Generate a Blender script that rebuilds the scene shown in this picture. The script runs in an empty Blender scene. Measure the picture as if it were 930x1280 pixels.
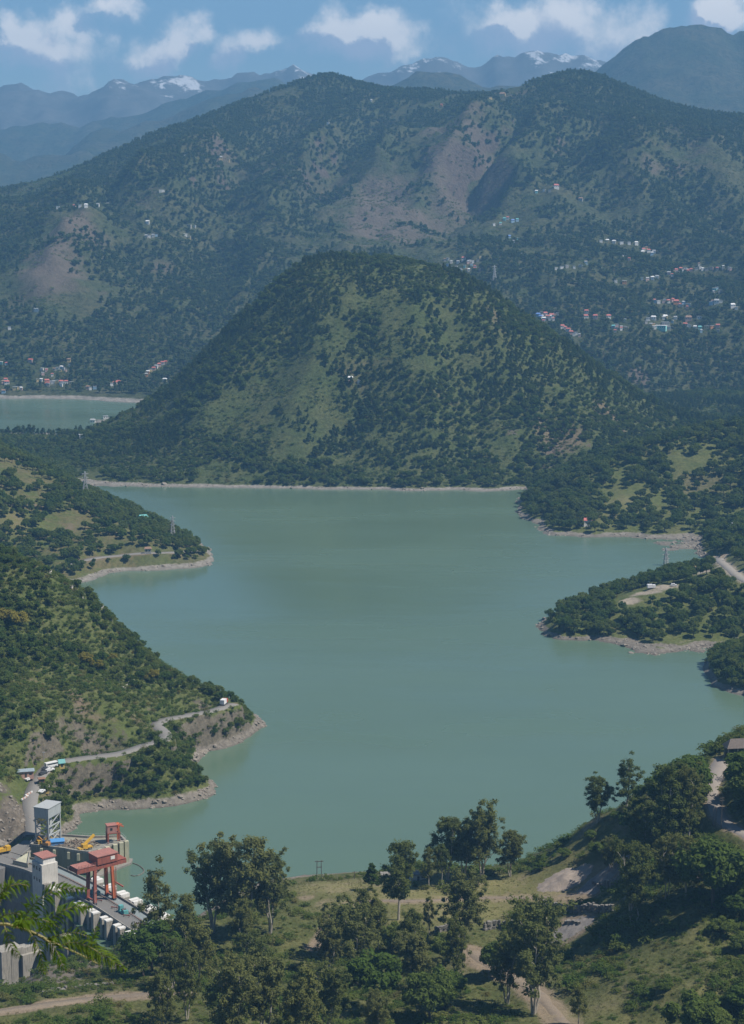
import bpy, math, random
import numpy as np
R = math.radians
C = bpy.context.scene.collection
CAMH, FPX = 300.0, 2400.0
PITCH = math.atan(400.0 / FPX)
_c, _s = math.cos(PITCH), math.sin(PITCH)

# ---------------------------------------------------------------- measuring: where a photographed point stands
def ray(px, py):
    x = (px - 465.0) / FPX; y = (640.0 - py) / FPX
    return np.array([x, _c + y * _s, -_s + y * _c])
def at_z(px, py, z):
    d = ray(px, py); return np.array([0, 0, CAMH]) + d * ((z - CAMH) / d[2])
def at_y(px, py, Y):
    d = ray(px, py); return np.array([0, 0, CAMH]) + d * (Y / d[1])
def m_per_px(p):
    return math.sqrt(p[0] ** 2 + p[1] ** 2 + (p[2] - CAMH) ** 2) / FPX

# ---------------------------------------------------------------- numpy noise
def _hash(ix, iy, seed):
    h = (ix.astype(np.int64) * 374761393 + iy.astype(np.int64) * 668265263 + seed * 1442695041) & 0xffffffff
    h = ((h ^ (h >> 13)) * 1274126177) & 0xffffffff
    return ((h ^ (h >> 16)) & 0xffff) / 65535.0
def vnoise(x, y, seed=0):
    x = np.asarray(x, float); y = np.asarray(y, float)
    ix = np.floor(x); iy = np.floor(y); fx = x - ix; fy = y - iy
    ux = fx ** 3 * (fx * (fx * 6 - 15) + 10); uy = fy ** 3 * (fy * (fy * 6 - 15) + 10)
    ix = ix.astype(np.int64); iy = iy.astype(np.int64)
    a = _hash(ix, iy, seed); b = _hash(ix + 1, iy, seed); c = _hash(ix, iy + 1, seed); d = _hash(ix + 1, iy + 1, seed)
    return (a + (b - a) * ux) * (1 - uy) + (c + (d - c) * ux) * uy
def fbm(x, y, octv=4, seed=0, gain=0.5):
    s = 0.0; a = 1.0; t = 0.0
    for k in range(octv):
        s = s + a * (vnoise(x * 2 ** k + 17.3 * k, y * 2 ** k - 9.1 * k, seed + k) - 0.5); t += a * 0.5; a *= gain
    return s / t
def ridged(x, y, octv=3, seed=0):
    s = 0.0; a = 1.0; t = 0.0
    for k in range(octv):
        s = s + a * (1 - np.abs(2 * vnoise(x * 2 ** k + 5.7 * k, y * 2 ** k + 3.1 * k, seed + k) - 1)); t += a; a *= 0.5
    return s / t
def sstep(a, b, x):
    t = np.clip((x - a) / (b - a), 0, 1); return t * t * (3 - 2 * t)

# ---------------------------------------------------------------- objects
def tag(o, label=None, cat=None, group=None, kind=None):
    if label: o['label'] = label
    if cat: o['category'] = cat
    if group: o['group'] = group
    if kind: o['kind'] = kind
    return o
def link(name, me, parent=None, loc=None, rz=None):
    o = bpy.data.objects.new(name, me); C.objects.link(o)
    if parent is not None: o.parent = parent
    if loc is not None: o.location = loc
    if rz is not None: o.rotation_euler = (0, 0, rz)
    return o
def thing(name, label, cat, loc=(0, 0, 0), rz=0, group=None):
    o = bpy.data.objects.new(name, None); C.objects.link(o)
    o.location = loc; o.rotation_euler = (0, 0, rz); o.empty_display_size = 0.5
    return tag(o, label, cat, group)
def np_mesh(name, verts, faces, mats=(), fmat=None, smooth=False):
    """faces: list of (n,k) int arrays"""
    me = bpy.data.meshes.new(name)
    verts = np.asarray(verts, np.float32)
    if not isinstance(faces, list): faces = [faces]
    faces = [np.asarray(f, np.int32) for f in faces if len(f)]
    nf = sum(len(f) for f in faces); nl = sum(f.size for f in faces)
    me.vertices.add(len(verts)); me.vertices.foreach_set('co', verts.ravel())
    me.loops.add(nl); me.polygons.add(nf)
    me.loops.foreach_set('vertex_index', np.concatenate([f.ravel() for f in faces]))
    tot = np.concatenate([np.full(len(f), f.shape[1], np.int32) for f in faces])
    start = np.concatenate([[0], np.cumsum(tot)[:-1]]).astype(np.int32)
    me.polygons.foreach_set('loop_start', start); me.polygons.foreach_set('loop_total', tot)
    for m in mats: me.materials.append(m)
    if fmat is not None: me.polygons.foreach_set('material_index', np.asarray(fmat, np.int32))
    if smooth: me.polygons.foreach_set('use_smooth', np.ones(nf, bool))
    me.update(calc_edges=True); me.validate()
    return me

class MB:
    """collects boxes, bars, tubes and prisms; one mesh"""
    def __init__(s): s.v = []; s.f = []
    def add(s, vs, fs):
        b = len(s.v); s.v += [tuple(map(float, v)) for v in vs]; s.f += [tuple(b + i for i in f) for f in fs]; return s
    def box(s, x0, x1, y0, y1, z0, z1):
        return s.add([(x0, y0, z0), (x1, y0, z0), (x1, y1, z0), (x0, y1, z0), (x0, y0, z1), (x1, y0, z1), (x1, y1, z1), (x0, y1, z1)],
                     [(3, 2, 1, 0), (4, 5, 6, 7), (0, 1, 5, 4), (1, 2, 6, 5), (2, 3, 7, 6), (3, 0, 4, 7)])
    def prism(s, poly, z0, z1):
        """poly: list of (x,y) counter-clockwise; z1 may be list"""
        n = len(poly); zz0 = z0 if hasattr(z0, '__len__') else [z0] * n; zz1 = z1 if hasattr(z1, '__len__') else [z1] * n
        vs = [(p[0], p[1], zz0[i]) for i, p in enumerate(poly)] + [(p[0], p[1], zz1[i]) for i, p in enumerate(poly)]
        fs = [tuple(range(n - 1, -1, -1)), tuple(range(n, 2 * n))] + [(i, (i + 1) % n, n + (i + 1) % n, n + i) for i in range(n)]
        return s.add(vs, fs)
    def bar(s, a, b, w, h=None):
        h = h or w; a = np.array(a, float); b = np.array(b, float); d = b - a; L = np.linalg.norm(d); d = d / max(L, 1e-9)
        up = np.array([0, 0, 1.0]) if abs(d[2]) < 0.95 else np.array([0, 1.0, 0])
        r = np.cross(d, up); r /= np.linalg.norm(r); u = np.cross(r, d)
        vs = []
        for e in (a, b):
            for sx, sy in ((-1, -1), (1, -1), (1, 1), (-1, 1)): vs.append(e + r * sx * w / 2 + u * sy * h / 2)
        return s.add(vs, [(0, 1, 2, 3), (7, 6, 5, 4), (1, 0, 4, 5), (2, 1, 5, 6), (3, 2, 6, 7), (0, 3, 7, 4)])
    def tube(s, pts, rad, n=6):
        pts = [np.array(p, float) for p in pts]
        rad = rad if hasattr(rad, '__len__') else [rad] * len(pts)
        b = len(s.v); vs = []; fs = []
        for i, p in enumerate(pts):
            d = pts[min(i + 1, len(pts) - 1)] - pts[max(i - 1, 0)]; d = d / max(np.linalg.norm(d), 1e-9)
            up = np.array([1.0, 0, 0]) if abs(d[0]) < 0.8 else np.array([0, 1.0, 0])
            r = np.cross(d, up); r /= np.linalg.norm(r); u = np.cross(d, r)
            for k in range(n):
                t = 2 * math.pi * k / n; vs.append(p + (r * math.cos(t) + u * math.sin(t)) * rad[i])
        for i in range(len(pts) - 1):
            for k in range(n):
                a0 = i * n + k; a1 = i * n + (k + 1) % n; fs.append((a0, a1, a1 + n, a0 + n))
        fs.append(tuple(range(n - 1, -1, -1))); fs.append(tuple((len(pts) - 1) * n + k for k in range(n)))
        return s.add(vs, fs)
    def hull_roof(s, x0, x1, y0, y1, z, h, over=0.4, hip=0.0, thick=0.18):
        x0 -= over; x1 += over; y0 -= over; y1 += over; ym = (y0 + y1) / 2; t = thick
        return s.add([(x0, y0, z), (x1, y0, z), (x1, y1, z), (x0, y1, z), (x0 + hip, ym, z + h), (x1 - hip, ym, z + h),
                      (x0, y0, z - t), (x1, y0, z - t), (x1, y1, z - t), (x0, y1, z - t)],
                     [(0, 1, 5, 4), (2, 3, 4, 5), (3, 0, 4), (1, 2, 5), (9, 8, 7, 6), (0, 6, 7, 1), (1, 7, 8, 2), (2, 8, 9, 3), (3, 9, 6, 0)])
    def mesh(s, name, mat):
        me = bpy.data.meshes.new(name); me.from_pydata(s.v, [], s.f); me.materials.append(mat); me.update(); return me
    def build(s, name, mat, parent=None, loc=None, rz=None):
        return link(name, s.mesh(name, mat), parent, loc, rz)

# ---------------------------------------------------------------- materials
def new_mat(name):
    m = bpy.data.materials.new(name); m.use_nodes = True
    nt = m.node_tree; nt.nodes.clear()
    out = nt.nodes.new('ShaderNodeOutputMaterial')
    return m, nt, out
def nd(nt, t, ins=None, **kw):
    n = nt.nodes.new(t)
    for k, v in kw.items(): setattr(n, k, v)
    for k, v in (ins or {}).items():
        if isinstance(v, bpy.types.NodeSocket): nt.links.new(v, n.inputs[k])
        else: n.inputs[k].default_value = v
    return n
def mixc(nt, f, a, b):
    n = nt.nodes.new('ShaderNodeMix'); n.data_type = 'RGBA'
    for i, v in ((0, f), (6, a), (7, b)):
        if isinstance(v, bpy.types.NodeSocket): nt.links.new(v, n.inputs[i])
        else: n.inputs[i].default_value = v if i == 0 else (*v[:3], 1)
    return n.outputs[2]
def ramp(nt, v, a, b, lo=0.0, hi=1.0):
    n = nd(nt, 'ShaderNodeMapRange', {'Value': v, 'From Min': a, 'From Max': b, 'To Min': lo, 'To Max': hi}); n.interpolation_type = 'SMOOTHSTEP'
    return n.outputs[0]
def noise(nt, vec, scale, detail=3.0, rough=0.55, out='Fac'):
    return nd(nt, 'ShaderNodeTexNoise', {'Vector': vec, 'Scale': scale, 'Detail': detail, 'Roughness': rough}).outputs[out]
def math_(nt, op, a, b=0.0):
    n = nt.nodes.new('ShaderNodeMath'); n.operation = op
    for i, v in ((0, a), (1, b)):
        if isinstance(v, bpy.types.NodeSocket): nt.links.new(v, n.inputs[i])
        else: n.inputs[i].default_value = v
    return n.outputs[0]

_pm = {}
def paint(name, col, rough=0.6, metal=0.0, wear=0.35, scale=0.6):
    """a worn surface: blotches, streaks and grime in the base colour"""
    if name in _pm: return _pm[name]
    m, nt, out = new_mat(name)
    pos = nd(nt, 'ShaderNodeNewGeometry').outputs['Position']
    n1 = noise(nt, pos, scale, 5, 0.65)
    sc = nd(nt, 'ShaderNodeVectorMath', {0: pos, 1: (1.6, 1.6, 0.22)}, operation='MULTIPLY').outputs[0]
    n2 = noise(nt, sc, 1.2, 4, 0.6)
    c = mixc(nt, ramp(nt, n1, 0.35, 0.75, 0, wear), col, tuple(x * 0.55 + 0.03 for x in col))
    c = mixc(nt, ramp(nt, n2, 0.44, 0.66, 0, wear), c, tuple(x * 0.5 + 0.02 for x in col))
    b = nd(nt, 'ShaderNodeBsdfPrincipled', {'Base Color': c, 'Roughness': rough, 'Metallic': metal})
    nt.links.new(b.outputs[0], out.inputs[0]); _pm[name] = m
    return m

def terrain_mat(name, grass, grass2, soil, rock, shore=(0.30, 0.27, 0.22), shore_h=4.0, big=0.008, mid=0.05, rockslope=0.72, soilamt=0.5, bump=1.0, fine=0.35, speck=0.6):
    m, nt, out = new_mat(name)
    g = nd(nt, 'ShaderNodeNewGeometry'); pos = g.outputs['Position']
    sep = nd(nt, 'ShaderNodeSeparateXYZ', {0: pos}); nz = nd(nt, 'ShaderNodeSeparateXYZ', {0: g.outputs['Normal']}).outputs[2]
    nb = noise(nt, pos, big, 4, 0.6); nm = noise(nt, pos, mid, 5, 0.65); nf = noise(nt, pos, fine, 5, 0.7)
    c = mixc(nt, ramp(nt, nm, 0.35, 0.65), grass, grass2)
    c = mixc(nt, ramp(nt, nb, 0.66 - 0.3 * soilamt, 0.95 - 0.3 * soilamt, 0, 0.75), c, soil)
    c = mixc(nt, ramp(nt, nf, 0.38, 0.66, 0, speck), c, tuple(x * 0.42 for x in grass))
    bare = nd(nt, 'ShaderNodeAttribute', attribute_name='bare').outputs['Fac']
    bb = math_(nt, 'ADD', bare, math_(nt, 'MULTIPLY', math_(nt, 'SUBTRACT', nm, 0.5), 0.9))
    rk = mixc(nt, ramp(nt, nf, 0.3, 0.7), rock, tuple(x * 0.5 for x in rock))
    so = mixc(nt, ramp(nt, nf, 0.35, 0.65), soil, tuple(x * 1.35 for x in soil))
    c = mixc(nt, ramp(nt, bb, 0.32, 0.62), c, so)
    mead = nd(nt, 'ShaderNodeAttribute', attribute_name='meadow').outputs['Fac']
    md = mixc(nt, ramp(nt, nf, 0.35, 0.7), (0.150, 0.145, 0.056), (0.195, 0.172, 0.085))
    md = mixc(nt, ramp(nt, nm, 0.5, 0.7), md, (0.20, 0.165, 0.105))
    c = mixc(nt, mead, c, md)
    rocka = nd(nt, 'ShaderNodeAttribute', attribute_name='rock').outputs['Fac']
    sl = math_(nt, 'ADD', math_(nt, 'SUBTRACT', rockslope, nz), math_(nt, 'MULTIPLY', math_(nt, 'SUBTRACT', nm, 0.5), 0.35))
    c = mixc(nt, ramp(nt, sl, 0.0, 0.10, 0, 0.9), c, rk)
    ra = math_(nt, 'ADD', rocka, math_(nt, 'MULTIPLY', math_(nt, 'SUBTRACT', nf, 0.5), 0.7))
    c = mixc(nt, ramp(nt, ra, 0.4, 0.6), c, rk)
    if shore_h > 0:
        zz = math_(nt, 'ADD', sep.outputs[2], math_(nt, 'MULTIPLY', math_(nt, 'SUBTRACT', nm, 0.5), shore_h * 1.6))
        zz = math_(nt, 'ADD', zz, math_(nt, 'MULTIPLY', math_(nt, 'SUBTRACT', nf, 0.5), shore_h * 0.5))
        sh = mixc(nt, ramp(nt, nf, 0.3, 0.7), shore, tuple(x * 0.55 for x in shore))
        c = mixc(nt, ramp(nt, zz, shore_h * 1.15, shore_h * 0.85), c, sh)
        wet = math_(nt, 'ADD', sep.outputs[2], math_(nt, 'MULTIPLY', math_(nt, 'SUBTRACT', nf, 0.5), 0.8))
        c = mixc(nt, ramp(nt, wet, 0.9, 0.3, 0, 0.6), c, tuple(x * 0.45 for x in shore))
    bmp = nd(nt, 'ShaderNodeBump', {'Height': nf, 'Strength': 0.7, 'Distance': bump})
    b = nd(nt, 'ShaderNodeBsdfPrincipled', {'Base Color': c, 'Roughness': 0.95, 'Normal': bmp.outputs[0]})
    b.inputs['Specular IOR Level'].default_value = 0.15
    nt.links.new(b.outputs[0], out.inputs[0])
    return m

def leaf_mat(name, c1, c2, dry=None, trans=0.42):
    m, nt, out = new_mat(name)
    oi = nd(nt, 'ShaderNodeObjectInfo'); pos = nd(nt, 'ShaderNodeNewGeometry').outputs['Position']
    n = noise(nt, pos, 0.22, 3, 0.6)
    f = math_(nt, 'ADD', math_(nt, 'MULTIPLY', oi.outputs['Random'], 0.6), math_(nt, 'MULTIPLY', n, 0.5))
    c = mixc(nt, ramp(nt, f, 0.15, 0.9), c1, c2)
    if dry: c = mixc(nt, ramp(nt, oi.outputs['Random'], 0.90, 0.97, 0, 0.75), c, dry)
    d = nd(nt, 'ShaderNodeBsdfDiffuse', {'Color': c, 'Roughness': 0.6})
    t = nd(nt, 'ShaderNodeBsdfTranslucent', {'Color': c})
    mx = nd(nt, 'ShaderNodeMixShader', {0: trans, 1: d.outputs[0], 2: t.outputs[0]})
    nt.links.new(mx.outputs[0], out.inputs[0])
    return m

# ---------------------------------------------------------------- terrain patches
class Patch:
    def __init__(s, name, x0, x1, y0, y1, cell, pts, seed=1):
        s.name = name; s.cell = cell
        s.nx = int((x1 - x0) / cell) + 1; s.ny = int((y1 - y0) / cell) + 1
        s.x = x0 + np.arange(s.nx) * cell; s.y = y0 + np.arange(s.ny) * cell
        s.X, s.Y = np.meshgrid(s.x, s.y)
        P = []
        for p in pts:
            k = p[0]
            if k == 'Y': P.append(at_y(*p[1:]))
            elif k == 'z': P.append(at_z(*p[1:]))
            else: P.append(np.array(p[1:], float))
        s.P = np.array(P); s._tps()
        s.attr = {}
    def _tps(s):
        sc = 200.0; Q = s.P[:, :2] / sc; n = len(Q)
        U = lambda r2: 0.5 * r2 * np.log(np.maximum(r2, 1e-12))
        r2 = ((Q[:, None] - Q[None]) ** 2).sum(-1)
        A = np.zeros((n + 3, n + 3)); A[:n, :n] = U(r2) + np.eye(n) * 2e-3; A[:n, n] = 1; A[:n, n + 1:] = Q; A[n, :n] = 1; A[n + 1:, :n] = Q.T
        w = np.linalg.solve(A, np.concatenate([s.P[:, 2], np.zeros(3)]))
        G = np.stack([s.X.ravel(), s.Y.ravel()], 1) / sc
        out = w[n] + G @ w[n + 1:]
        for i in range(n):
            out += w[i] * U(((G - Q[i]) ** 2).sum(1))
        s.H = out.reshape(s.X.shape)
    def z(s, x, y):
        x = np.asarray(x, float); y = np.asarray(y, float)
        fx = np.clip((x - s.x[0]) / s.cell, 0, s.nx - 1.001); fy = np.clip((y - s.y[0]) / s.cell, 0, s.ny - 1.001)
        i = fx.astype(int); j = fy.astype(int); u = fx - i; v = fy - j; H = s.H
        return (H[j, i] * (1 - u) + H[j, i + 1] * u) * (1 - v) + (H[j + 1, i] * (1 - u) + H[j + 1, i + 1] * u) * v
    def sample(s, A, x, y):
        i = np.clip(np.round((np.asarray(x) - s.x[0]) / s.cell).astype(int), 0, s.nx - 1); j = np.clip(np.round((np.asarray(y) - s.y[0]) / s.cell).astype(int), 0, s.ny - 1)
        return A[j, i]
    def slope(s):
        gy, gx = np.gradient(s.H, s.cell); return np.hypot(gx, gy)
    def at(s, px, py):
        """where the sight line through a photographed point meets this ground"""
        d = ray(px, py); t = np.arange(max(s.y[0], 5), s.y[-1], 0.5) / d[1]
        X = d[0] * t; Y = d[1] * t; Z = CAMH + d[2] * t
        ok = (X > s.x[0]) & (X < s.x[-1])
        b = (Z < s.z(X, Y)) & ok
        k = int(np.argmax(b)) if b.any() else len(t) - 1
        return np.array([X[k], Y[k], float(s.z(X[k], Y[k]))])
    def carve(s, line, w, fall):
        """level the ground along a road line (n,3)"""
        L = dense(line, s.cell * 0.7)
        best = np.full(s.H.shape, 1e9); zz = np.zeros(s.H.shape)
        for p in L:
            m = int((w + fall) / s.cell) + 2
            i0 = int((p[0] - s.x[0]) / s.cell); j0 = int((p[1] - s.y[0]) / s.cell)
            a, b, c, d = max(i0 - m, 0), min(i0 + m + 1, s.nx), max(j0 - m, 0), min(j0 + m + 1, s.ny)
            if a >= b or c >= d: continue
            dd = np.hypot(s.X[c:d, a:b] - p[0], s.Y[c:d, a:b] - p[1]); k = dd < best[c:d, a:b]
            best[c:d, a:b][k] = dd[k]; zz[c:d, a:b][k] = p[2]
        f = 1 - sstep(w, w + fall, best)
        s.H = s.H * (1 - f) + zz * f
        return best
    def blob(s, name, lst, base=None):
        A = s.attr.get(name, np.zeros(s.H.shape)) if base is None else base
        for (cx, cy, rx, ry, amp) in lst:
            A = np.maximum(A, amp * np.exp(-(((s.X - cx) / rx) ** 2 + ((s.Y - cy) / ry) ** 2)))
        s.attr[name] = A
    def build(s, mat, kind='structure', smooth=True):
        idx = np.arange(s.nx * s.ny).reshape(s.ny, s.nx)
        f = np.stack([idx[:-1, :-1], idx[:-1, 1:], idx[1:, 1:], idx[1:, :-1]], -1).reshape(-1, 4)
        v = np.stack([s.X.ravel(), s.Y.ravel(), s.H.ravel()], 1)
        me = np_mesh(s.name, v, f, [mat], smooth=smooth)
        for k, A in s.attr.items():
            a = me.attributes.new(k, 'FLOAT', 'POINT'); a.data.foreach_set('value', A.ravel().astype(np.float32))
        o = link(s.name, me); o['kind'] = kind
        return o

def dense(line, step):
    line = np.asarray(line, float); out = []
    for a, b in zip(line[:-1], line[1:]):
        n = max(1, int(np.linalg.norm(b - a) / step))
        for k in range(n): out.append(a + (b - a) * k / n)
    out.append(line[-1]); return np.array(out)
def curve(line, step=3.0):
    """Catmull-Rom through the points"""
    L = np.asarray(line, float); L = np.vstack([2 * L[0] - L[1], L, 2 * L[-1] - L[-2]]); out = []
    for i in range(1, len(L) - 2):
        p0, p1, p2, p3 = L[i - 1:i + 3]; n = max(2, int(np.linalg.norm(p2 - p1) / step))
        for k in range(n):
            t = k / n
            out.append(0.5 * (2 * p1 + (p2 - p0) * t + (2 * p0 - 5 * p1 + 4 * p2 - p3) * t * t + (3 * p1 - p0 - 3 * p2 + p3) * t ** 3))
    out.append(L[-2]); return np.array(out)
def ribbon(name, line, w, mat, lift=0.25, edge=0.6, kind='structure', wob=0.0, seed=0):
    L = np.asarray(line, float); n = len(L); d = np.gradient(L, axis=0); d[:, 2] = 0; d /= np.linalg.norm(d, axis=1)[:, None] + 1e-9
    nrm = np.stack([-d[:, 1], d[:, 0], np.zeros(n)], 1); ww = np.full(n, w / 2.0)
    if wob: ww = ww * (1 + wob * (vnoise(np.arange(n) * 0.3, np.zeros(n), seed) - 0.5) * 2)
    up = np.array([0, 0, lift]); l = L + nrm * ww[:, None] + up; r = L - nrm * ww[:, None] + up
    lo = l + nrm * edge - np.array([0, 0, lift + 1.2]); ro = r - nrm * edge - np.array([0, 0, lift + 1.2])
    v = np.concatenate([lo, l, r, ro]); f = []
    for k in range(3):
        a = np.arange(n - 1) + k * n; f.append(np.stack([a, a + n, a + n + 1, a + 1], 1))
    o = link(name, np_mesh(name, v, np.concatenate(f), [mat])); o['kind'] = kind
    return o
# ================================================================ THE LAND
def Yp(*l): return [('Y', *p) for p in l]
def Zp(z, *l): return [('z', *p, z) for p in l]
def Wp(*l): return [('w', *p) for p in l]

# --- the wooded hill across the lake
hill = Patch('wooded_hill', -760, 640, 1850, 2800, 5.0,
    Zp(0, (105, 606), (160, 608), (250, 609), (350, 611), (450, 612), (550, 613), (640, 612), (690, 608)) +
    Yp((430, 323, 2290), (480, 325, 2290), (375, 332, 2280), (330, 378, 2260), (290, 418, 2250), (250, 458, 2240), (215, 492, 2240), (170, 513, 2260),
       (130, 535, 2290), (95, 546, 2320), (520, 331, 2280), (560, 342, 2270), (620, 372, 2260), (660, 402, 2250), (700, 428, 2240), (740, 463, 2230),
       (780, 497, 2220), (803, 525, 2200), (820, 560, 2120), (430, 454, 2110), (250, 531, 2085), (620, 490, 2095), (530, 460, 2105), (340, 480, 2110), (760, 568, 2010), (170, 565, 2080)) +
    Zp(0, (0, 542), (60, 542), (125, 528)) + Zp(5, (0, 549), (40, 547), (85, 549)) + Zp(4, (0, 580), (50, 575)) + Zp(6, (-80, 555)) +
    Wp((-420, 1860, -12), (-200, 1880, -10), (0, 1880, -10), (150, 1880, -10), (640, 1860, -8), (-30, 2500, 150), (-250, 2480, 20), (200, 2480, 70), (-400, 2480, -8), (-700, 2790, -12), (-300, 2790, -10),
       (0, 2790, 10), (330, 2500, 14), (640, 2790, 14), (640, 2300, 14), (450, 2600, 15), (450, 2400, 16), (380, 2720, 13), (550, 2500, 16), (600, 2650, 14), (330, 2620, 13), (520, 2250, 16), (-750, 2500, -8)))
rr = np.hypot(hill.X - 0, hill.Y - 2290); an = np.arctan2(hill.X, -(hill.Y - 2290))
env = sstep(5, 60, hill.H) * (1 - 0.75 * np.exp(-(rr / 120) ** 2))
hill.H += env * (-7 * (1 - ridged(an * 5.0 + 0.25 * fbm(rr / 90, an * 3, 2, 7), rr / 900, 2, 11)) + 2 + 6 * fbm(hill.X / 45, hill.Y / 45, 4, 3))
# --- the big mountain behind
sky = [(-120, 250, 3900), (0, 250, 4000), (40, 250, 4050), (70, 244, 4150), (100, 226, 4250), (150, 198, 4400), (200, 168, 4500), (250, 153, 4600), (300, 133, 4700), (350, 113, 4800), (385, 100, 4850), (410, 95, 4850),
       (450, 106, 4850), (500, 115, 4850), (545, 115, 4850), (575, 121, 4850), (605, 120, 4800), (640, 123, 4750), (660, 111, 4700), (700, 94, 4600), (715, 91, 4600), (745, 95, 4580),
       (790, 115, 4550), (830, 133, 4500), (870, 143, 4450), (900, 148, 4400), (930, 148, 4400), (1040, 155, 4400)]
mountain = Patch('mountain', -1500, 1500, 2720, 5600, 9.0,
    Yp(*sky) + Zp(0, (-140, 497), (0, 498), (60, 498), (110, 500), (165, 503), (230, 503)) +
    Yp((480, 280, 3950), (480, 200, 4400), (250, 300, 3600), (100, 300, 3550), (250, 220, 4100), (100, 400, 3150), (0, 400, 3120), (250, 400, 3150), (0, 320, 3500), (700, 300, 3600), (850, 320, 3500), (850, 230, 3950), (700, 200, 4050),
       (850, 400, 3120), (930, 400, 3120), (980, 300, 3600), (680, 400, 3050), (800, 500, 2800), (930, 500, 2820), (600, 340, 3300), (400, 380, 3200), (800, 440, 2960), (930, 440, 2980), (-100, 400, 3120)) +
    Wp((-1000, 2725, -15), (-400, 2725, -12), (100, 2725, 5), (600, 2725, 25), (1200, 2725, 60), (-1500, 4400, 280), (-1500, 3200, 60), (1500, 3300, 160), (1500, 4400, 480),
       (-1400, 5600, 150), (-700, 5600, 250), (0, 5600, 380), (700, 5600, 330), (1500, 5600, 300), (-900, 4900, 200), (900, 5000, 380), (300, 5200, 480), (-200, 5300, 450)))
X, Y = mountain.X, mountain.Y
wx = X + 120 * fbm(X / 500, Y / 500, 3, 21); wy = Y + 150 * fbm(X / 500, Y / 500, 3, 22)
env = sstep(10, 160, mountain.H)
top = sstep(300, 600, Y - 3600)
sp = ridged((wx + 0.35 * wy) / 420, wy / 1900, 3, 31) - 0.62
sx_ = np.array([at_y(*q)[0] for q in sky]); sy_ = np.interp(X, sx_, [q[2] for q in sky])
wsk = 0.04 + 0.96 * sstep(60, 700, np.abs(Y - sy_)); wsk = np.where(Y > sy_, np.minimum(wsk, 0.12), wsk)
def spine(patch, pts, amp, wd, wob=25, seed=0):
    L = dense(np.array([patch.at(*p)[:2] for p in pts]), 12.0); dx = wob * fbm(patch.X / 90, patch.Y / 90, 3, seed); d2 = np.full(patch.H.shape, 1e12); u = np.zeros(patch.H.shape)
    for i, q in enumerate(L):
        dd = (patch.X + dx - q[0]) ** 2 + (patch.Y - q[1]) ** 2; k = dd < d2; d2[k] = dd[k]; u[k] = i / len(L)
    return amp * np.exp(-np.sqrt(d2) / wd) * sstep(0, 0.25, u) * (1 - 0.8 * sstep(0.6, 1, u))
add = 0
for pts, a_, w_, s_ in (([(640, 130), (605, 175), (565, 235), (520, 295)], 75, 95, 1), ([(715, 100), (760, 150), (800, 210), (820, 270)], 60, 100, 2), ([(410, 105), (430, 145), (400, 205), (360, 265), (325, 320)], 75, 110, 3), ([(300, 140), (280, 190), (240, 250), (200, 305)], 60, 100, 4),
        ([(870, 150), (885, 200), (905, 265)], 55, 90, 5), ([(100, 232), (110, 290), (90, 350), (60, 405)], 55, 90, 6), ([(200, 175), (190, 230), (150, 300)], 50, 80, 7), ([(545, 120), (520, 170), (470, 230), (440, 300)], 60, 80, 8), ([(700, 105), (690, 170), (650, 240), (610, 310)], 65, 80, 9), 
        ([(660, 115), (650, 180), (590, 250), (555, 310)], -70, 70, 11), ([(490, 118), (470, 180), (410, 250), (380, 310)], -60, 80, 12), ([(350, 118), (340, 180), (290, 250), (260, 320)], -60, 80, 13), ([(760, 110), (735, 180), (700, 260)], -45, 70, 14), ([(150, 205), (140, 260), (120, 330)], -45, 70, 15)): add = add + spine(mountain, pts, a_, w_, 40, 700 + s_)
mountain.H += 1.35 * wsk * add
mountain.H += env * wsk * (90 * sp + 34 * (ridged(wx / 150, wy / 340, 3, 41) - 0.6) + 15 * fbm(X / 80, Y / 80, 4, 51)) + env * (0.3 + 0.7 * wsk) * 4 * fbm(X / 25, Y / 25, 2, 52)
mountain.H += (1 - env) * 3 * fbm(X / 60, Y / 60, 3, 55)

# relief of the wooded hill
for pts, a_, w_, s_ in (([(420, 345), (400, 420), (370, 500), (340, 570)], 14, 30, 1), ([(500, 345), (520, 420), (540, 500), (530, 580)], 15, 32, 2), ([(600, 380), (620, 450), (640, 520), (630, 590)], 13, 28, 3), ([(330, 400), (290, 470), (240, 550)], 12, 28, 4), ([(690, 440), (720, 500), (720, 570)], 12, 26, 5),
        ([(460, 345), (455, 430), (440, 510), (430, 590)], -14, 24, 6), ([(560, 365), (575, 440), (590, 520), (580, 590)], -14, 24, 7), ([(370, 370), (335, 450), (300, 530)], -11, 24, 8), ([(650, 420), (680, 490), (685, 570)], -13, 22, 9)): hill.H += spine(hill, pts, a_, w_, 22, 720 + s_)
hill.H += 1.5 * fbm(hill.X / 14, hill.Y / 14, 3, 9) + 2.0 * np.exp(-(hill.H / 5.0) ** 2) * fbm(hill.X / 40, hill.Y / 40, 3, 10)

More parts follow.
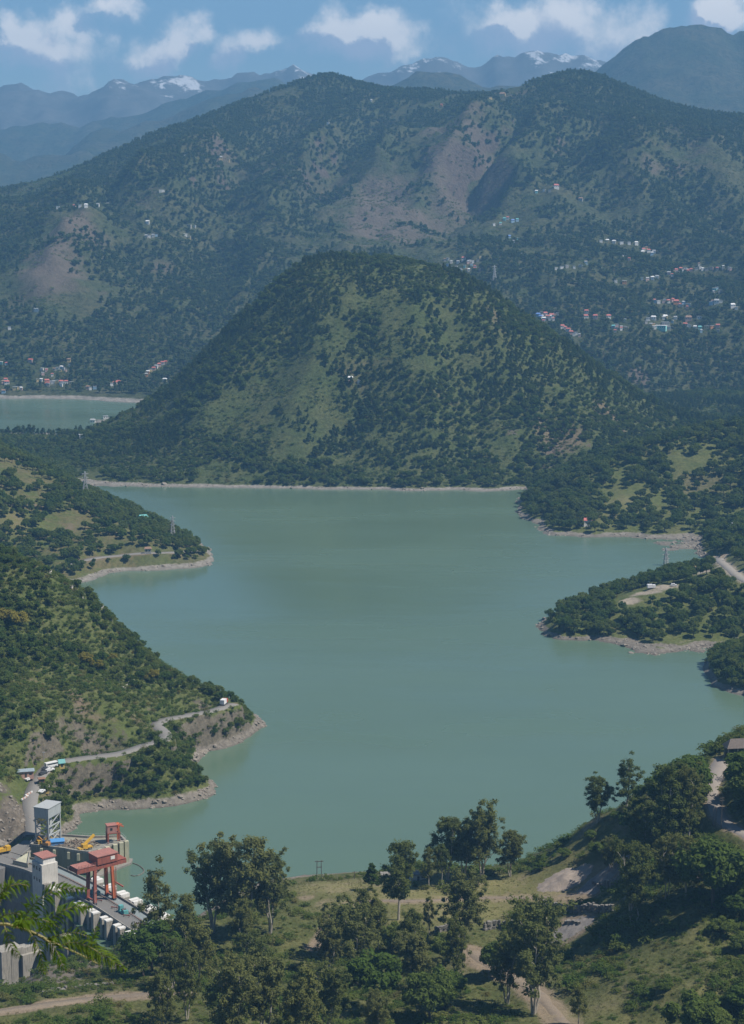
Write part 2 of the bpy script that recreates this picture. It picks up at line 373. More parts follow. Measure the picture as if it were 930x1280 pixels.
# --- spur with the second road, on the far side of the bay
spur = Patch('lakeside_spur', -720, -70, 1430, 2120, 3.5,
    Zp(0, (100, 729), (135, 716), (170, 713), (200, 712), (250, 709), (272, 706)) + Zp(9, (75, 709), (120, 699), (180, 694)) + Zp(7, (235, 690), (250, 689)) +
    Yp((215, 674, 1590), (170, 656, 1615), (130, 637, 1655), (105, 616, 1720), (60, 590, 1800), (0, 563, 1860), (-80, 540, 1900), (0, 640, 1580), (60, 650, 1590), (130, 668, 1570)) +
    Zp(12, (0, 690), (40, 690)) + Zp(2, (40, 722)) + Zp(16, (-80, 680)) +
    Wp((-420, 1435, 8), (-300, 1440, -6), (-200, 1440, -12), (-80, 1500, -14), (-120, 1560, -8), (-130, 1660, -8), (-175, 1720, -4), (-215, 1800, -4), (-260, 1860, -3), (-290, 1930, -2), (-80, 1900, -15), (-330, 2040, 6), (-450, 2100, 8), (-700, 2100, 10), (-700, 1500, 60), (-700, 1850, 90)))
e = sstep(2, 14, spur.H)
spur.H += e * (5 * (ridged(spur.X / 60 + spur.Y / 90, spur.Y / 160, 3, 61) - 0.6) + 3 * fbm(spur.X / 30, spur.Y / 30, 4, 62)) + 0.7 * fbm(spur.X / 9, spur.Y / 9, 3, 63)
spur.H += 1.6 * np.exp(-(spur.H / 4.0) ** 2) * (fbm(spur.X / 24, spur.Y / 24, 3, 64) + 0.8 * fbm(spur.X / 9, spur.Y / 9, 3, 65))
spur_road = np.array([spur.at(*p) for p in ((60, 712), (75, 709), (97, 703), (120, 698), (150, 695), (180, 692), (215, 691), (246, 688))])
spur_road = curve(spur_road, 4)
sr_d = spur.carve(spur_road, 4.5, 7)

# --- the near slope above the lake road
road_px = [(8, 1071, 9), (22, 1062, 9.6), (36, 1052, 10.2), (41, 1040, 11), (40, 1022, 14), (37, 1005, 17), (42, 985, 19), (49, 972, 20.5), (58, 961, 21.5), (71, 953, 22), (113, 947, 22), (150, 942, 22), (181, 932, 22), (196, 928, 22),
           (207, 921, 21.5), (203, 914, 21), (196, 907, 21), (203, 901, 20.5), (226, 896, 20), (263, 889, 19), (280, 884, 18.3), (292, 880, 18)]
lake_road = np.array([at_z(*p) for p in road_px])
slope = Patch('lakeside_slope', -460, -55, 826, 1290, 2.5,
    [('z', *p) for p in road_px[3:]] +
    Zp(0, (88, 1040), (97, 1015), (118, 1000), (150, 985), (195, 975), (225, 965), (250, 952), (243, 938), (270, 928), (310, 920), (335, 910), (327, 902)) +
    Yp((262, 878, 1040), (230, 856, 1045), (190, 822, 1055), (150, 783, 1065), (110, 743, 1075), (75, 721, 1085), (40, 706, 1090), (0, 692, 1095), (-90, 650, 1100),
       (130, 860, 985), (40, 860, 960), (40, 932, 905), (0, 950, 893), (0, 800, 1000), (85, 790, 1030), (-90, 800, 990), (15, 1008, 852), (5, 1040, 842), (28, 1012, 850), (0, 985, 862), (-60, 1000, 850), (-120, 950, 880), (90, 925, 940), (160, 918, 955), (60, 900, 930), (100, 900, 950)) +
    [('z', 320, 893, 1.0), ('z', 280, 905, 8), ('z', 250, 915, 8), ('z', 310, 895, 8), ('z', 170, 960, 9), ('z', 120, 975, 9), ('z', 75, 1000, 11), ('z', 225, 935, 11), ('z', 60, 1040, 6)] +
    Wp((-95, 1100, -5), (-60, 1050, -8), (-70, 960, -12), (-100, 900, -12), (-140, 860, -8), (-95, 830, -14), (-140, 1150, -5), (-110, 1180, -9), (-105, 1130, -7), (-190, 1210, 8), (-240, 1270, 8), (-330, 1280, 50), (-150, 1265, -9), (-195, 1286, -7), (-110, 1240, -10), (-455, 1280, 90), (-455, 1000, 120), (-455, 870, 70), (-60, 1280, -14), (-200, 830, 16), (-300, 830, 35)))
e = sstep(1, 10, slope.H)
slope.H += e * (5.5 * (ridged((slope.X + 0.5 * slope.Y) / 38, (slope.Y - 0.5 * slope.X) / 110, 3, 71) - 0.6) + 2.6 * fbm(slope.X / 18, slope.Y / 18, 4, 72)) + 0.8 * fbm(slope.X / 6, slope.Y / 6, 3, 73)
slope.H += 2.6 * np.exp(-(slope.H / 5.0) ** 2) * (fbm(slope.X / 22, slope.Y / 22, 3, 74) + 0.9 * fbm(slope.X / 8, slope.Y / 8, 3, 75))
lake_road = curve(lake_road, 3)
lr_d = slope.carve(lake_road[lake_road[:, 1] > 836], 4.2, 3.5)

# --- right-hand point
point = Patch('wooded_point', 60, 480, 1170, 1680, 3.0,
    Zp(0, (677, 791), (690, 796), (720, 800), (760, 804), (790, 816), (830, 815), (870, 813), (915, 810), (975, 800)) +
    Yp((692, 783, 1285), (740, 756, 1325), (790, 742, 1345), (830, 732, 1350), (870, 722, 1370), (895, 712, 1385), (925, 705, 1400), (1000, 690, 1400), (800, 775, 1290), (890, 765, 1300), (950, 750, 1310)) +
    Wp((100, 1175, -12), (250, 1175, -14), (350, 1200, -10), (470, 1240, 4), (100, 1290, -8), (115, 1360, -8), (160, 1430, -6), (210, 1490, -6), (300, 1490, 18), (350, 1490, 26), (470, 1490, 45), (252, 1520, -5), (262, 1580, -4), (280, 1670, -2), (310, 1600, 14), (340, 1660, 16), (470, 1670, 45), (100, 1670, -14), (65, 1550, -14), (65, 1400, -15), (470, 1350, 40)))
e = sstep(1.5, 8, point.H)
point.H += e * 3.0 * fbm(point.X / 25, point.Y / 25, 4, 81) + 0.9 * fbm(point.X / 7, point.Y / 7, 3, 83)
point.H += 2.2 * np.exp(-(point.H / 4.0) ** 2) * (fbm(point.X / 20, point.Y / 20, 3, 84) + 0.8 * fbm(point.X / 8, point.Y / 8, 3, 85))
point_road = curve(np.array([point.at(*p) for p in ((945, 733), (925, 722), (908, 708), (899, 699), (905, 693))]), 3)
pr_d = point.carve(point_road, 4, 4)

# --- wooded hillside at right, beyond the point
shoulder = Patch('wooded_shoulder', 110, 760, 1590, 2160, 4.0,
    Zp(0, (650, 646), (665, 651), (685, 667), (740, 672), (810, 672), (830, 684), (880, 692), (935, 702)) +
    Yp((690, 622, 1800), (740, 596, 1830), (800, 562, 1880), (850, 548, 1900), (900, 539, 1920), (930, 535, 1930), (1010, 520, 1950), (800, 618, 1765), (900, 618, 1770), (720, 645, 1720), (960, 610, 1760), (900, 655, 1690)) +
    Wp((120, 1640, -12), (200, 1595, -12), (320, 1595, -6), (400, 1590, 12), (600, 1600, 40), (125, 1800, -6), (140, 1900, -4), (200, 1990, 10), (300, 2050, 30), (500, 2120, 40), (740, 2120, 50), (750, 1800, 90), (120, 2100, 0)))
e = sstep(2, 10, shoulder.H)
shoulder.H += e * (6 * (ridged(shoulder.X / 80 - shoulder.Y / 120, shoulder.Y / 220, 3, 91) - 0.6) + 3 * fbm(shoulder.X / 35, shoulder.Y / 35, 4, 92)) + 0.8 * fbm(shoulder.X / 9, shoulder.Y / 9, 3, 93)
shoulder.H += 2.5 * np.exp(-(shoulder.H / 4.0) ** 2) * (fbm(shoulder.X / 28, shoulder.Y / 28, 3, 94) + 0.8 * fbm(shoulder.X / 11, shoulder.Y / 11, 3, 96))

# --- small wooded headland at the right edge
headland = Patch('headland', 180, 420, 1080, 1260, 3.0,
    Zp(0, (893, 852), (900, 860), (925, 869), (960, 875)) + Yp((902, 846, 1150), (930, 826, 1162), (1000, 800, 1170)) +
    Wp((190, 1085, -8), (190, 1200, -8), (220, 1250, -6), (300, 1250, 5), (410, 1250, 20), (410, 1090, 2)))
headland.H += 1.0 * fbm(headland.X / 12, headland.Y / 12, 4, 95)

# --- the ground on this side: dam abutment, meadow on the knoll, quarry and the right-hand slope
near = Patch('near_ground', -340, 380, 470, 1080, 2.5,
    Yp((360, 1106, 785), (400, 1100, 785), (450, 1097, 785), (500, 1093, 783), (560, 1091, 780), (620, 1090, 778), (660, 1088, 778), (690, 1072, 768), (740, 1024, 785), (790, 1007, 800), (830, 990, 805), (870, 955, 800), (900, 930, 795),
       (930, 915, 800), (985, 890, 820), (320, 1120, 775), (550, 1150, 722), (600, 1200, 680), (690, 1250, 632), (700, 1180, 690), (690, 1150, 715), (640, 1125, 745), (740, 1120, 735), (465, 1280, 600), (330, 1280, 605), (180, 1280, 612), (0, 1280, 615),
       (0, 1245, 645), (100, 1245, 642), (200, 1245, 640), (330, 1230, 660), (330, 1180, 705), (250, 1200, 690), (450, 1200, 690), (930, 1280, 588), (800, 1280, 600), (700, 1275, 605), (930, 1180, 640), (885, 1128, 662), (810, 1195, 645), (760, 1115, 708), (930, 1100, 672), (850, 1095, 690),
       (745, 1225, 640), (850, 1240, 606), (470, 1240, 645), (560, 1245, 640)) +
    Zp(60, (930, 1045), (905, 1030)) + Zp(61, (893, 1005),) + Zp(63, (890, 980),) + Zp(65, (898, 955),) + Zp(67, (925, 940),) +
    Yp((926, 1010, 722), (932, 965, 748), (1000, 1000, 712), (1000, 1100, 658), (1000, 940, 760)) +
    Zp(7, (185, 1170), (210, 1160)) + Zp(0, (110, 1195), (60, 1200)) +
    Wp((-80, 765, -2), (-60, 800, -1), (-20, 822, -1), (40, 826, -1), (85, 840, -1), (112, 880, -1), (130, 937, -1), (160, 975, -1), (200, 1020, 0), (250, 1075, 0), (60, 940, -14), (-60, 900, -14), (-330, 1075, -14), (100, 1075, -14), (370, 1070, 40), (-200, 900, -14), (-100, 830, -14),
       (-335, 480, 45), (-100, 475, 42), (100, 475, 46), (250, 475, 58), (375, 475, 80), (375, 700, 104), (375, 900, 100), (-160, 690, -14), (-200, 700, -30), (-250, 740, -75), (-330, 730, -70), (-330, 640, 0), (-180, 760, -60), (-135, 735, -22), (-110, 715, -4), (-330, 860, -60)))
lev = sstep(2, 10, near.H)
kn = np.exp(-(((near.X - 20) / 90) ** 2 + ((near.Y - 745) / 45) ** 2))
near.H += lev * (1 - 0.75 * kn) * (3.0 * fbm(near.X / 22, near.Y / 22, 4, 101) + 3.0 * (ridged(near.X / 45 + near.Y / 80, near.Y / 90, 2, 102) - 0.6)) + 0.5 * fbm(near.X / 5, near.Y / 5, 3, 103)
track_a = curve(np.array([near.at(*p) for p in ((720, 1300), (700, 1275), (690, 1262), (668, 1240), (640, 1222), (612, 1206), (590, 1190))]), 3)
track_b = curve(np.array([near.at(*p) for p in ((395, 1185), (410, 1160), (425, 1136), (460, 1127), (520, 1127), (600, 1123), (680, 1122), (735, 1117))]), 3)
track_c = curve(np.array([near.at(*p) for p in ((-20, 1268), (60, 1256), (120, 1249), (190, 1244), (235, 1243))]), 3)
track_d = curve(np.array([near.at(*p) for p in ((950, 1052), (928, 1042), (905, 1028), (893, 1008), (889, 985), (897, 963), (903, 950))]), 3)
td = [near.carve(track_a, 5, 5), near.carve(track_b, 2, 4), near.carve(track_c, 2.5, 4), near.carve(track_d, 4, 4)]
# quarry benches cut in the knoll
qx, qy = near.at(720, 1150)[:2]

# --- the steep hillside the photograph was taken from
upper = Patch('upper_hillside', -340, 380, -60, 500, 8.0,
    Wp((0, 0, 298.3), (0, -50, 300), (-6, 0, 298.2), (6, 0, 298.2), (0, 8, 291), (0, 30, 270), (-30, 8, 290), (30, 8, 290), (0, 90, 225), (0, 250, 145), (0, 400, 88), (0, 500, 40), (-200, 500, 38), (-330, 500, 38), (200, 500, 50), (375, 500, 76),
       (-330, 0, 260), (375, 0, 300), (-330, 250, 140), (375, 250, 190), (-330, -60, 290), (375, -60, 310), (-100, 0, 292), (100, 0, 298)))
upper.H += sstep(60, 150, np.hypot(upper.X, upper.Y)) * 3 * fbm(upper.X / 40, upper.Y / 40, 3, 111)

# --- far ranges
def far_range(name, skyl, Y, depth, cell, seed, mat_, base=-20, x0=-3600, x1=3600, spur=110):
    P = np.array([at_y(px, py, Y) for px, py in skyl])
    p = Patch(name, x0, x1, Y - depth, Y + depth * 0.6, cell, Wp((x0, Y, 0), (x1, Y, 0), (0, Y - depth, 0), (0, Y + depth, 0)))
    prof = np.interp(p.X, P[:, 0], P[:, 2]) + cell * 1.5 * fbm(p.X / (cell * 9), p.X * 0 + seed, 3, seed + 2) + cell * 0.5 * fbm(p.X / (cell * 2.2), p.X * 0 + seed, 2, seed + 3)
    wx = p.X + 0.18 * depth * fbm(p.X / (depth * 0.4), p.Y / (depth * 0.4), 3, seed); wy = p.Y
    d = (p.Y - Y) / depth
    t = np.where(d < 0, 1 + d, 1 - d / 0.6)
    t = np.clip(t, 0, 1)
    sp = ridged(wx / (depth * 0.35), wy / (depth * 1.6), 4, seed + 5) - 0.62
    w = np.clip(1 - np.abs(d) * 9, 0, 1)
    p.H = base + (prof - base) * (t ** 0.9) + spur * sp * (1 - w) * sstep(0, 0.25, t) * np.clip((prof - base) / 950, 0.15, 1)
    p.H += cell * 0.8 * fbm(p.X / (cell * 3), p.Y / (cell * 3), 3, seed + 9) * sstep(0, 0.3, t)
    return p
r_mid = far_range('forested_range', [(-300, 250), (-60, 245), (0, 228), (52, 201), (93, 178), (119, 164), (155, 165), (190, 152), (227, 140), (268, 124), (300, 112), (330, 106), (352, 111), (400, 125), (480, 150), (700, 220), (1200, 240)], 8600, 2200, 30, 200, None)
r_snow = far_range('snowy_range', [(-300, 100), (-60, 112), (0, 105), (28, 101), (40, 108), (52, 111), (75, 117), (98, 121), (112, 119), (124, 113), (135, 100), (144, 91), (156, 94), (170, 97), (195, 94), (217, 91), (240, 93), (258, 96), (289, 99), (303, 91), (315, 85), (326, 91), (335, 90), (352, 86), (366, 80), (378, 84), (392, 88),
    (428, 93), (450, 93), (480, 85), (502, 78), (520, 73), (538, 70), (570, 74), (600, 75), (611, 66), (618, 61), (631, 68), (650, 66), (672, 64), (700, 66), (718, 67), (749, 72), (800, 80), (1100, 90)], 11800, 2400, 34, 210, None, spur=210)
r_haze = far_range('hazy_ridge', [(-300, 200), (-60, 168), (0, 160), (50, 152), (100, 160), (150, 146), (200, 130), (240, 124), (280, 112), (310, 104), (345, 99), (420, 122), (700, 190), (1200, 240)], 10000, 2000, 32, 240, None)
r_low = far_range('low_blue_ridge', [(-300, 250), (300, 160), (400, 120), (450, 107), (485, 102), (520, 100), (560, 102), (600, 108), (620, 110), (640, 105), (665, 98), (700, 112), (800, 150), (1100, 230)], 8000, 1500, 30, 220, None)
r_dark = far_range('dark_mountain', [(300, 250), (640, 150), (700, 112), (739, 91), (750, 82), (760, 73), (780, 54), (800, 48), (811, 46), (828, 41), (842, 37), (852, 31), (863, 31), (872, 27), (884, 28), (899, 32), (914, 39), (922, 36), (932, 36), (980, 22), (1060, 40), (1300, 120)], 8200, 1800, 27, 230, None, spur=110)
# ================================================================ ground cover marks (earth, meadow, rock) and the meshes
def W_at(p, px, py): return p.at(px, py)
def blobs_px(p, lst):
    out = []
    for px, py, rx, ry, a in lst:
        w = p.at(px, py); out.append((w[0], w[1], rx, ry, a))
    return out
hill.blob('bare', blobs_px(hill, [(700, 545, 35, 45, 0.8), (760, 520, 25, 40, 0.75), (440, 475, 40, 25, 0.45), (470, 440, 60, 30, 0.35), (615, 400, 30, 40, 0.5), (265, 555, 25, 25, 0.4), (560, 500, 40, 14, 0.45), (40, 546, 5, 5, 0.1)]))
hill.blob('rock', blobs_px(hill, [(690, 560, 26, 24, 0.62), (640, 540, 18, 18, 0.5), (690, 585, 30, 10, 0.55), (780, 540, 14, 20, 0.6), (735, 555, 16, 14, 0.5)]))
hill.blob('meadow', blobs_px(hill, [(30, 546, 60, 30, 0.8), (80, 549, 40, 30, 0.8)]))
mountain.blob('bare', blobs_px(mountain, [(480, 270, 120, 420, 0.66), (560, 220, 105, 330, 0.62), (600, 200, 60, 300, 0.6), (280, 200, 90, 120, 0.5), (180, 240, 70, 120, 0.45), (560, 160, 80, 120, .5), (860, 200, 80, 200, .45), (430, 240, 110, 300, 0.45), (520, 300, 60, 250, 0.5), (65, 320, 95, 150, 0.66), (90, 280, 90, 120, 0.6), (130, 360, 60, 80, .45), (40, 340, 60, 90, 0.5), (150, 350, 50, 60, 0.4), (800, 200, 90, 200, 0.42), (330, 200, 120, 200, 0.4),
    (270, 210, 120, 120, 0.4), (640, 120, 80, 60, 0.5), (800, 470, 22, 40, 0.7), (850, 210, 60, 200, 0.45), (200, 330, 50, 80, 0.45), (840, 128, 120, 100, 0.6), (620, 122, 30, 20, 0.6), (740, 270, 40, 120, 0.4)]))
mountain.blob('rock', blobs_px(mountain, [(500, 235, 40, 120, 0.42), (575, 215, 50, 140, 0.45), (460, 290, 40, 120, 0.4), (800, 475, 12, 25, 0.6), (620, 180, 40, 110, 0.4)]))
slope.blob('rock', blobs_px(slope, [(18, 1012, 9, 18, 0.85), (30, 1035, 7, 14, 0.9), (3, 1040, 9, 14, 0.85), (0, 985, 10, 10, 0.6), (95, 925, 18, 10, 0.55), (150, 920, 14, 9, 0.5), (60, 925, 10, 8, 0.5), (255, 885, 12, 8, 0.6), (190, 905, 9, 6, 0.5)]))
slope.blob('bare', blobs_px(slope, [(30, 850, 22, 18, 0.45), (115, 890, 25, 14, 0.5), (170, 900, 16, 8, 0.45), (235, 840, 14, 14, 0.4), (60, 1000, 6, 12, 0.5), (20, 880, 20, 14, 0.4)]))
spur.blob('bare', blobs_px(spur, [(90, 660, 25, 25, 0.45), (30, 630, 25, 25, 0.5), (150, 675, 20, 12, 0.4), (235, 683, 10, 8, 0.5), (70, 690, 10, 10, 0.3)]))
spur.blob('meadow', blobs_px(spur, [(150, 662, 30, 20, 0.35), (10, 655, 30, 20, 0.5)]))
point.blob('bare', blobs_px(point, [(808, 742, 13, 10, 0.95), (832, 733, 12, 9, 0.95), (786, 752, 10, 8, 0.8), (890, 714, 14, 14, 0.95), (880, 725, 8, 8, 0.8), (860, 800, 16, 6, 0.4)]))
shoulder.blob('meadow', blobs_px(shoulder, [(785, 630, 20, 26, 0.45), (770, 645, 20, 16, 0.4), (850, 545, 40, 20, 0.4)]))
shoulder.blob('bare', blobs_px(shoulder, [(880, 545, 30, 20, 0.4)]))
mk = blobs_px(near, [(430, 1108, 18, 14, 1.0), (500, 1115, 24, 14, 1.0), (560, 1105, 22, 14, 1.0), (620, 1105, 24, 14, 1.0), (560, 1140, 22, 12, 0.9), (610, 1140, 18, 12, 0.8), (390, 1110, 12, 10, 0.9), (690, 1110, 20, 10, 0.7), (510, 1150, 15, 10, 0.8), (450, 1130, 20, 10, 0.9),
    (740, 1262, 12, 10, 0.6), (705, 1240, 5, 5, 0.5), (840, 1080, 5, 7, 0.5)])
near.blob('meadow', mk)
near.blob('bare', blobs_px(near, [(720, 1103, 14, 8, 0.9), (690, 1118, 12, 6, 0.6), (715, 1160, 10, 12, 1.0), (740, 1120, 16, 6, 0.85), (405, 1130, 8, 10, 0.6), (570, 1160, 10, 6, 0.5), (700, 1178, 6, 8, 0.8), (800, 1110, 14, 4, 0.6), (750, 1098, 14, 8, 0.9), (735, 1035, 12, 10, 0.45), (770, 1040, 12, 10, 0.4), (425, 1113, 9, 5, .75), (458, 1109, 9, 4, .55), (385, 1122, 7, 5, .6), (540, 1145, 12, 4, .6), (640, 1108, 10, 4, .5), (600, 1150, 9, 5, .5)]))
near.blob('rock', blobs_px(near, [(735, 1095, 8, 5, 0.5), (705, 1165, 6, 8, 0.45), (690, 1135, 8, 3, 0.4)]))
for d_, w_ in ((td[0], 5), (td[1], 2.5), (td[2], 2.5), (td[3], 3)):
    near.attr['bare'] = np.maximum(near.attr['bare'], np.exp(-(d_ / (w_ + 1.5)) ** 2 * 0.7) * 0.9)
slope.attr['bare'] = np.maximum(slope.attr['bare'], np.exp(-(lr_d / 4.6) ** 2) * 0.7)
spur.attr['bare'] = np.maximum(spur.attr['bare'], np.exp(-(sr_d / 7.0) ** 2) * 0.8)
point.attr['bare'] = np.maximum(point.attr['bare'], np.exp(-(pr_d / 7.0) ** 2) * 0.9)

GR, GR2 = (0.080, 0.100, 0.028), (0.115, 0.122, 0.042)
SOIL, ROCK = (0.125, 0.095, 0.066), (0.165, 0.148, 0.122)
tm = {}
tm['hill'] = terrain_mat('hill_ground', (0.060, 0.080, 0.024), (0.086, 0.094, 0.034), (0.105, 0.085, 0.052), (0.19, 0.15, 0.115), shore=(0.27, 0.25, 0.22), shore_h=2.1, big=0.006, mid=0.03, rockslope=0.62, soilamt=0.25, bump=2.0, fine=0.28, speck=0.75)
tm['mountain'] = terrain_mat('mountain_ground', (0.052, 0.066, 0.026), (0.080, 0.080, 0.038), (0.086, 0.070, 0.054), (0.115, 0.090, 0.075), shore=(0.28, 0.26, 0.23), shore_h=3.6, big=0.0025, mid=0.012, rockslope=0.60, soilamt=0.35, bump=5.0, fine=0.13, speck=0.85)
tm['spur'] = terrain_mat('spur_ground', GR, (0.125, 0.105, 0.050), SOIL, ROCK, shore=(0.25, 0.23, 0.20), shore_h=2.5, mid=0.05, soilamt=0.45, fine=0.3)
tm['slope'] = terrain_mat('slope_ground', GR, (0.104, 0.112, 0.040), SOIL, (0.155, 0.132, 0.105), shore=(0.20, 0.178, 0.150), shore_h=3.6, mid=0.07, rockslope=0.64, soilamt=0.45, fine=0.4)
tm['point'] = terrain_mat('point_ground', GR, GR2, (0.22, 0.19, 0.15), ROCK, shore=(0.20, 0.178, 0.15), shore_h=2.3, mid=0.08, fine=0.4)
tm['shoulder'] = terrain_mat('shoulder_ground', GR, GR2, SOIL, ROCK, shore=(0.22, 0.20, 0.17), shore_h=2.4, mid=0.05, fine=0.3)
tm['near'] = terrain_mat('near_ground_cover', (0.076, 0.090, 0.027), (0.120, 0.118, 0.044), (0.165, 0.130, 0.092), (0.18, 0.16, 0.135), shore=(0.22, 0.19, 0.155), shore_h=2.5, big=0.02, mid=0.10, rockslope=0.66, soilamt=0.40, bump=0.6, fine=0.6)
tm['far'] = terrain_mat('far_forest', (0.040, 0.050, 0.022), (0.070, 0.066, 0.036), (0.10, 0.08, 0.06), (0.14, 0.12, 0.10), shore_h=0, big=0.0012, mid=0.006, rockslope=0.5, soilamt=0.4, bump=12, fine=0.05, speck=0.85)
def snow_mat():
    m, nt, out = new_mat('snowy_rock')
    g = nd(nt, 'ShaderNodeNewGeometry'); pos = g.outputs['Position']
    z = nd(nt, 'ShaderNodeSeparateXYZ', {0: pos}).outputs[2]
    n = noise(nt, pos, 0.008, 6, 0.75); n2 = noise(nt, pos, 0.0011, 2, 0.5)
    nx = nd(nt, 'ShaderNodeSeparateXYZ', {0: g.outputs['Normal']}).outputs[0]
    h = math_(nt, 'ADD', z, math_(nt, 'MULTIPLY', math_(nt, 'SUBTRACT', n, 0.5), 900.0))
    h = math_(nt, 'ADD', h, math_(nt, 'MULTIPLY', math_(nt, 'SUBTRACT', n2, 0.5), 520.0))
    h = math_(nt, 'ADD', h, math_(nt, 'MULTIPLY', nx, 170.0))
    c = mixc(nt, ramp(nt, n, 0.3, 0.7), (0.10, 0.095, 0.09), (0.05, 0.05, 0.045))
    c = mixc(nt, ramp(nt, math_(nt, 'SUBTRACT', h, math_(nt, 'MULTIPLY', math_(nt, 'MAXIMUM', nd(nt, 'ShaderNodeSeparateXYZ', {0: pos}).outputs[0], 0.0), 0.10)), 1025.0, 1110.0), c, (0.50, 0.51, 0.54))
    b = nd(nt, 'ShaderNodeBsdfPrincipled', {'Base Color': c, 'Roughness': 0.9}); nt.links.new(b.outputs[0], out.inputs[0]); return m
hill.build(tm['hill']); mountain.build(tm['mountain']); spur.build(tm['spur']); slope.build(tm['slope']); point.build(tm['point'])
shoulder.build(tm['shoulder']); headland.build(tm['shoulder']); near.build(tm['near']); upper.build(tm['near'])
r_mid.build(tm['far']); r_snow.build(snow_mat()); r_haze.build(tm['far']); r_low.build(tm['far']); r_dark.build(tm['far'])

# lake bed far out, and the lake
def sheet(name, x0, x1, y0, y1, z, mat):
    me = np_mesh(name, [(x0, y0, z), (x1, y0, z), (x1, y1, z), (x0, y1, z)], np.array([[0, 1, 2, 3]]), [mat]); o = link(name, me); o['kind'] = 'structure'; return o
sheet('ground', -3650, 3650, -70, 13100, -90, tm['far'])
def water_mat():
    m, nt, out = new_mat('lake_water')
    pos = nd(nt, 'ShaderNodeNewGeometry').outputs['Position']
    n0 = noise(nt, pos, 0.004, 3, 0.5)
    st = nd(nt, 'ShaderNodeVectorMath', {0: pos, 1: (0.35, 1.0, 1.0)}, operation='MULTIPLY').outputs[0]
    n1 = noise(nt, st, 0.02, 3, 0.6)
    c = mixc(nt, ramp(nt, n0, 0.3, 0.7), WATER1, WATER2)
    c = mixc(nt, ramp(nt, n1, 0.35, 0.75, 0, 0.25), c, tuple(x * 0.88 for x in WATER1))
    w1 = noise(nt, pos, 0.55, 4, 0.6); w2 = noise(nt, st, 0.05, 2, 0.5)
    hgt = math_(nt, 'ADD', math_(nt, 'MULTIPLY', w1, 0.35), math_(nt, 'MULTIPLY', w2, 1.0))
    bmp = nd(nt, 'ShaderNodeBump', {'Height': hgt, 'Strength': 0.35, 'Distance': 0.5})
    b = nd(nt, 'ShaderNodeBsdfPrincipled', {'Base Color': c, 'Roughness': ramp(nt, noise(nt, st, 0.006, 4, 0.6), 0.35, 0.65, 0.13, 0.30), 'Normal': bmp.outputs[0], 'IOR': 1.33}); nt.links.new(b.outputs[0], out.inputs[0]); return m
WATER1, WATER2 = (0.083, 0.133, 0.092), (0.088, 0.139, 0.095)
lake_cut = [(-110, 736), (-97, 720), (-20, 700), (700, 700), (1600, 1200), (1600, 3200), (-1600, 3200), (-1600, 1000), (-500, 820), (-215, 870), (-185, 850), (-160, 820)]
WM = water_mat()

road_asphalt = paint('road_asphalt', (0.19, 0.18, 0.165), 0.9, wear=0.3, scale=0.15)
dirt_track_m = paint('dirt_track', (0.21, 0.165, 0.118), 0.95, wear=0.7, scale=0.35)
ribbon('lake_road', lake_road[lake_road[:, 1] > 838], 6.6, road_asphalt, 0.3, 0.5, wob=0.06, seed=1)
ribbon('far_road', spur_road, 6.5, road_asphalt, 0.35, 0.6)
ribbon('point_road', point_road, 7, paint('gravel_road', (0.24, 0.22, 0.195), 0.95, wear=0.3, scale=0.2), 0.3, 0.6, wob=0.12)
ribbon('dirt_road', track_a, 5.0, dirt_track_m, 0.12, 1.2, wob=0.35, seed=3)
ribbon('meadow_track', track_b, 2.6, dirt_track_m, 0.12, 0.6, wob=0.4, seed=4)
ribbon('lower_track', track_c, 3.4, dirt_track_m, 0.15, 0.6, wob=0.3, seed=5)
ribbon('hillside_road', track_d, 6.2, paint('gravel_road_grey', (0.23, 0.20, 0.175), 0.95, wear=0.35, scale=0.25), 0.2, 0.8, wob=0.2, seed=6)
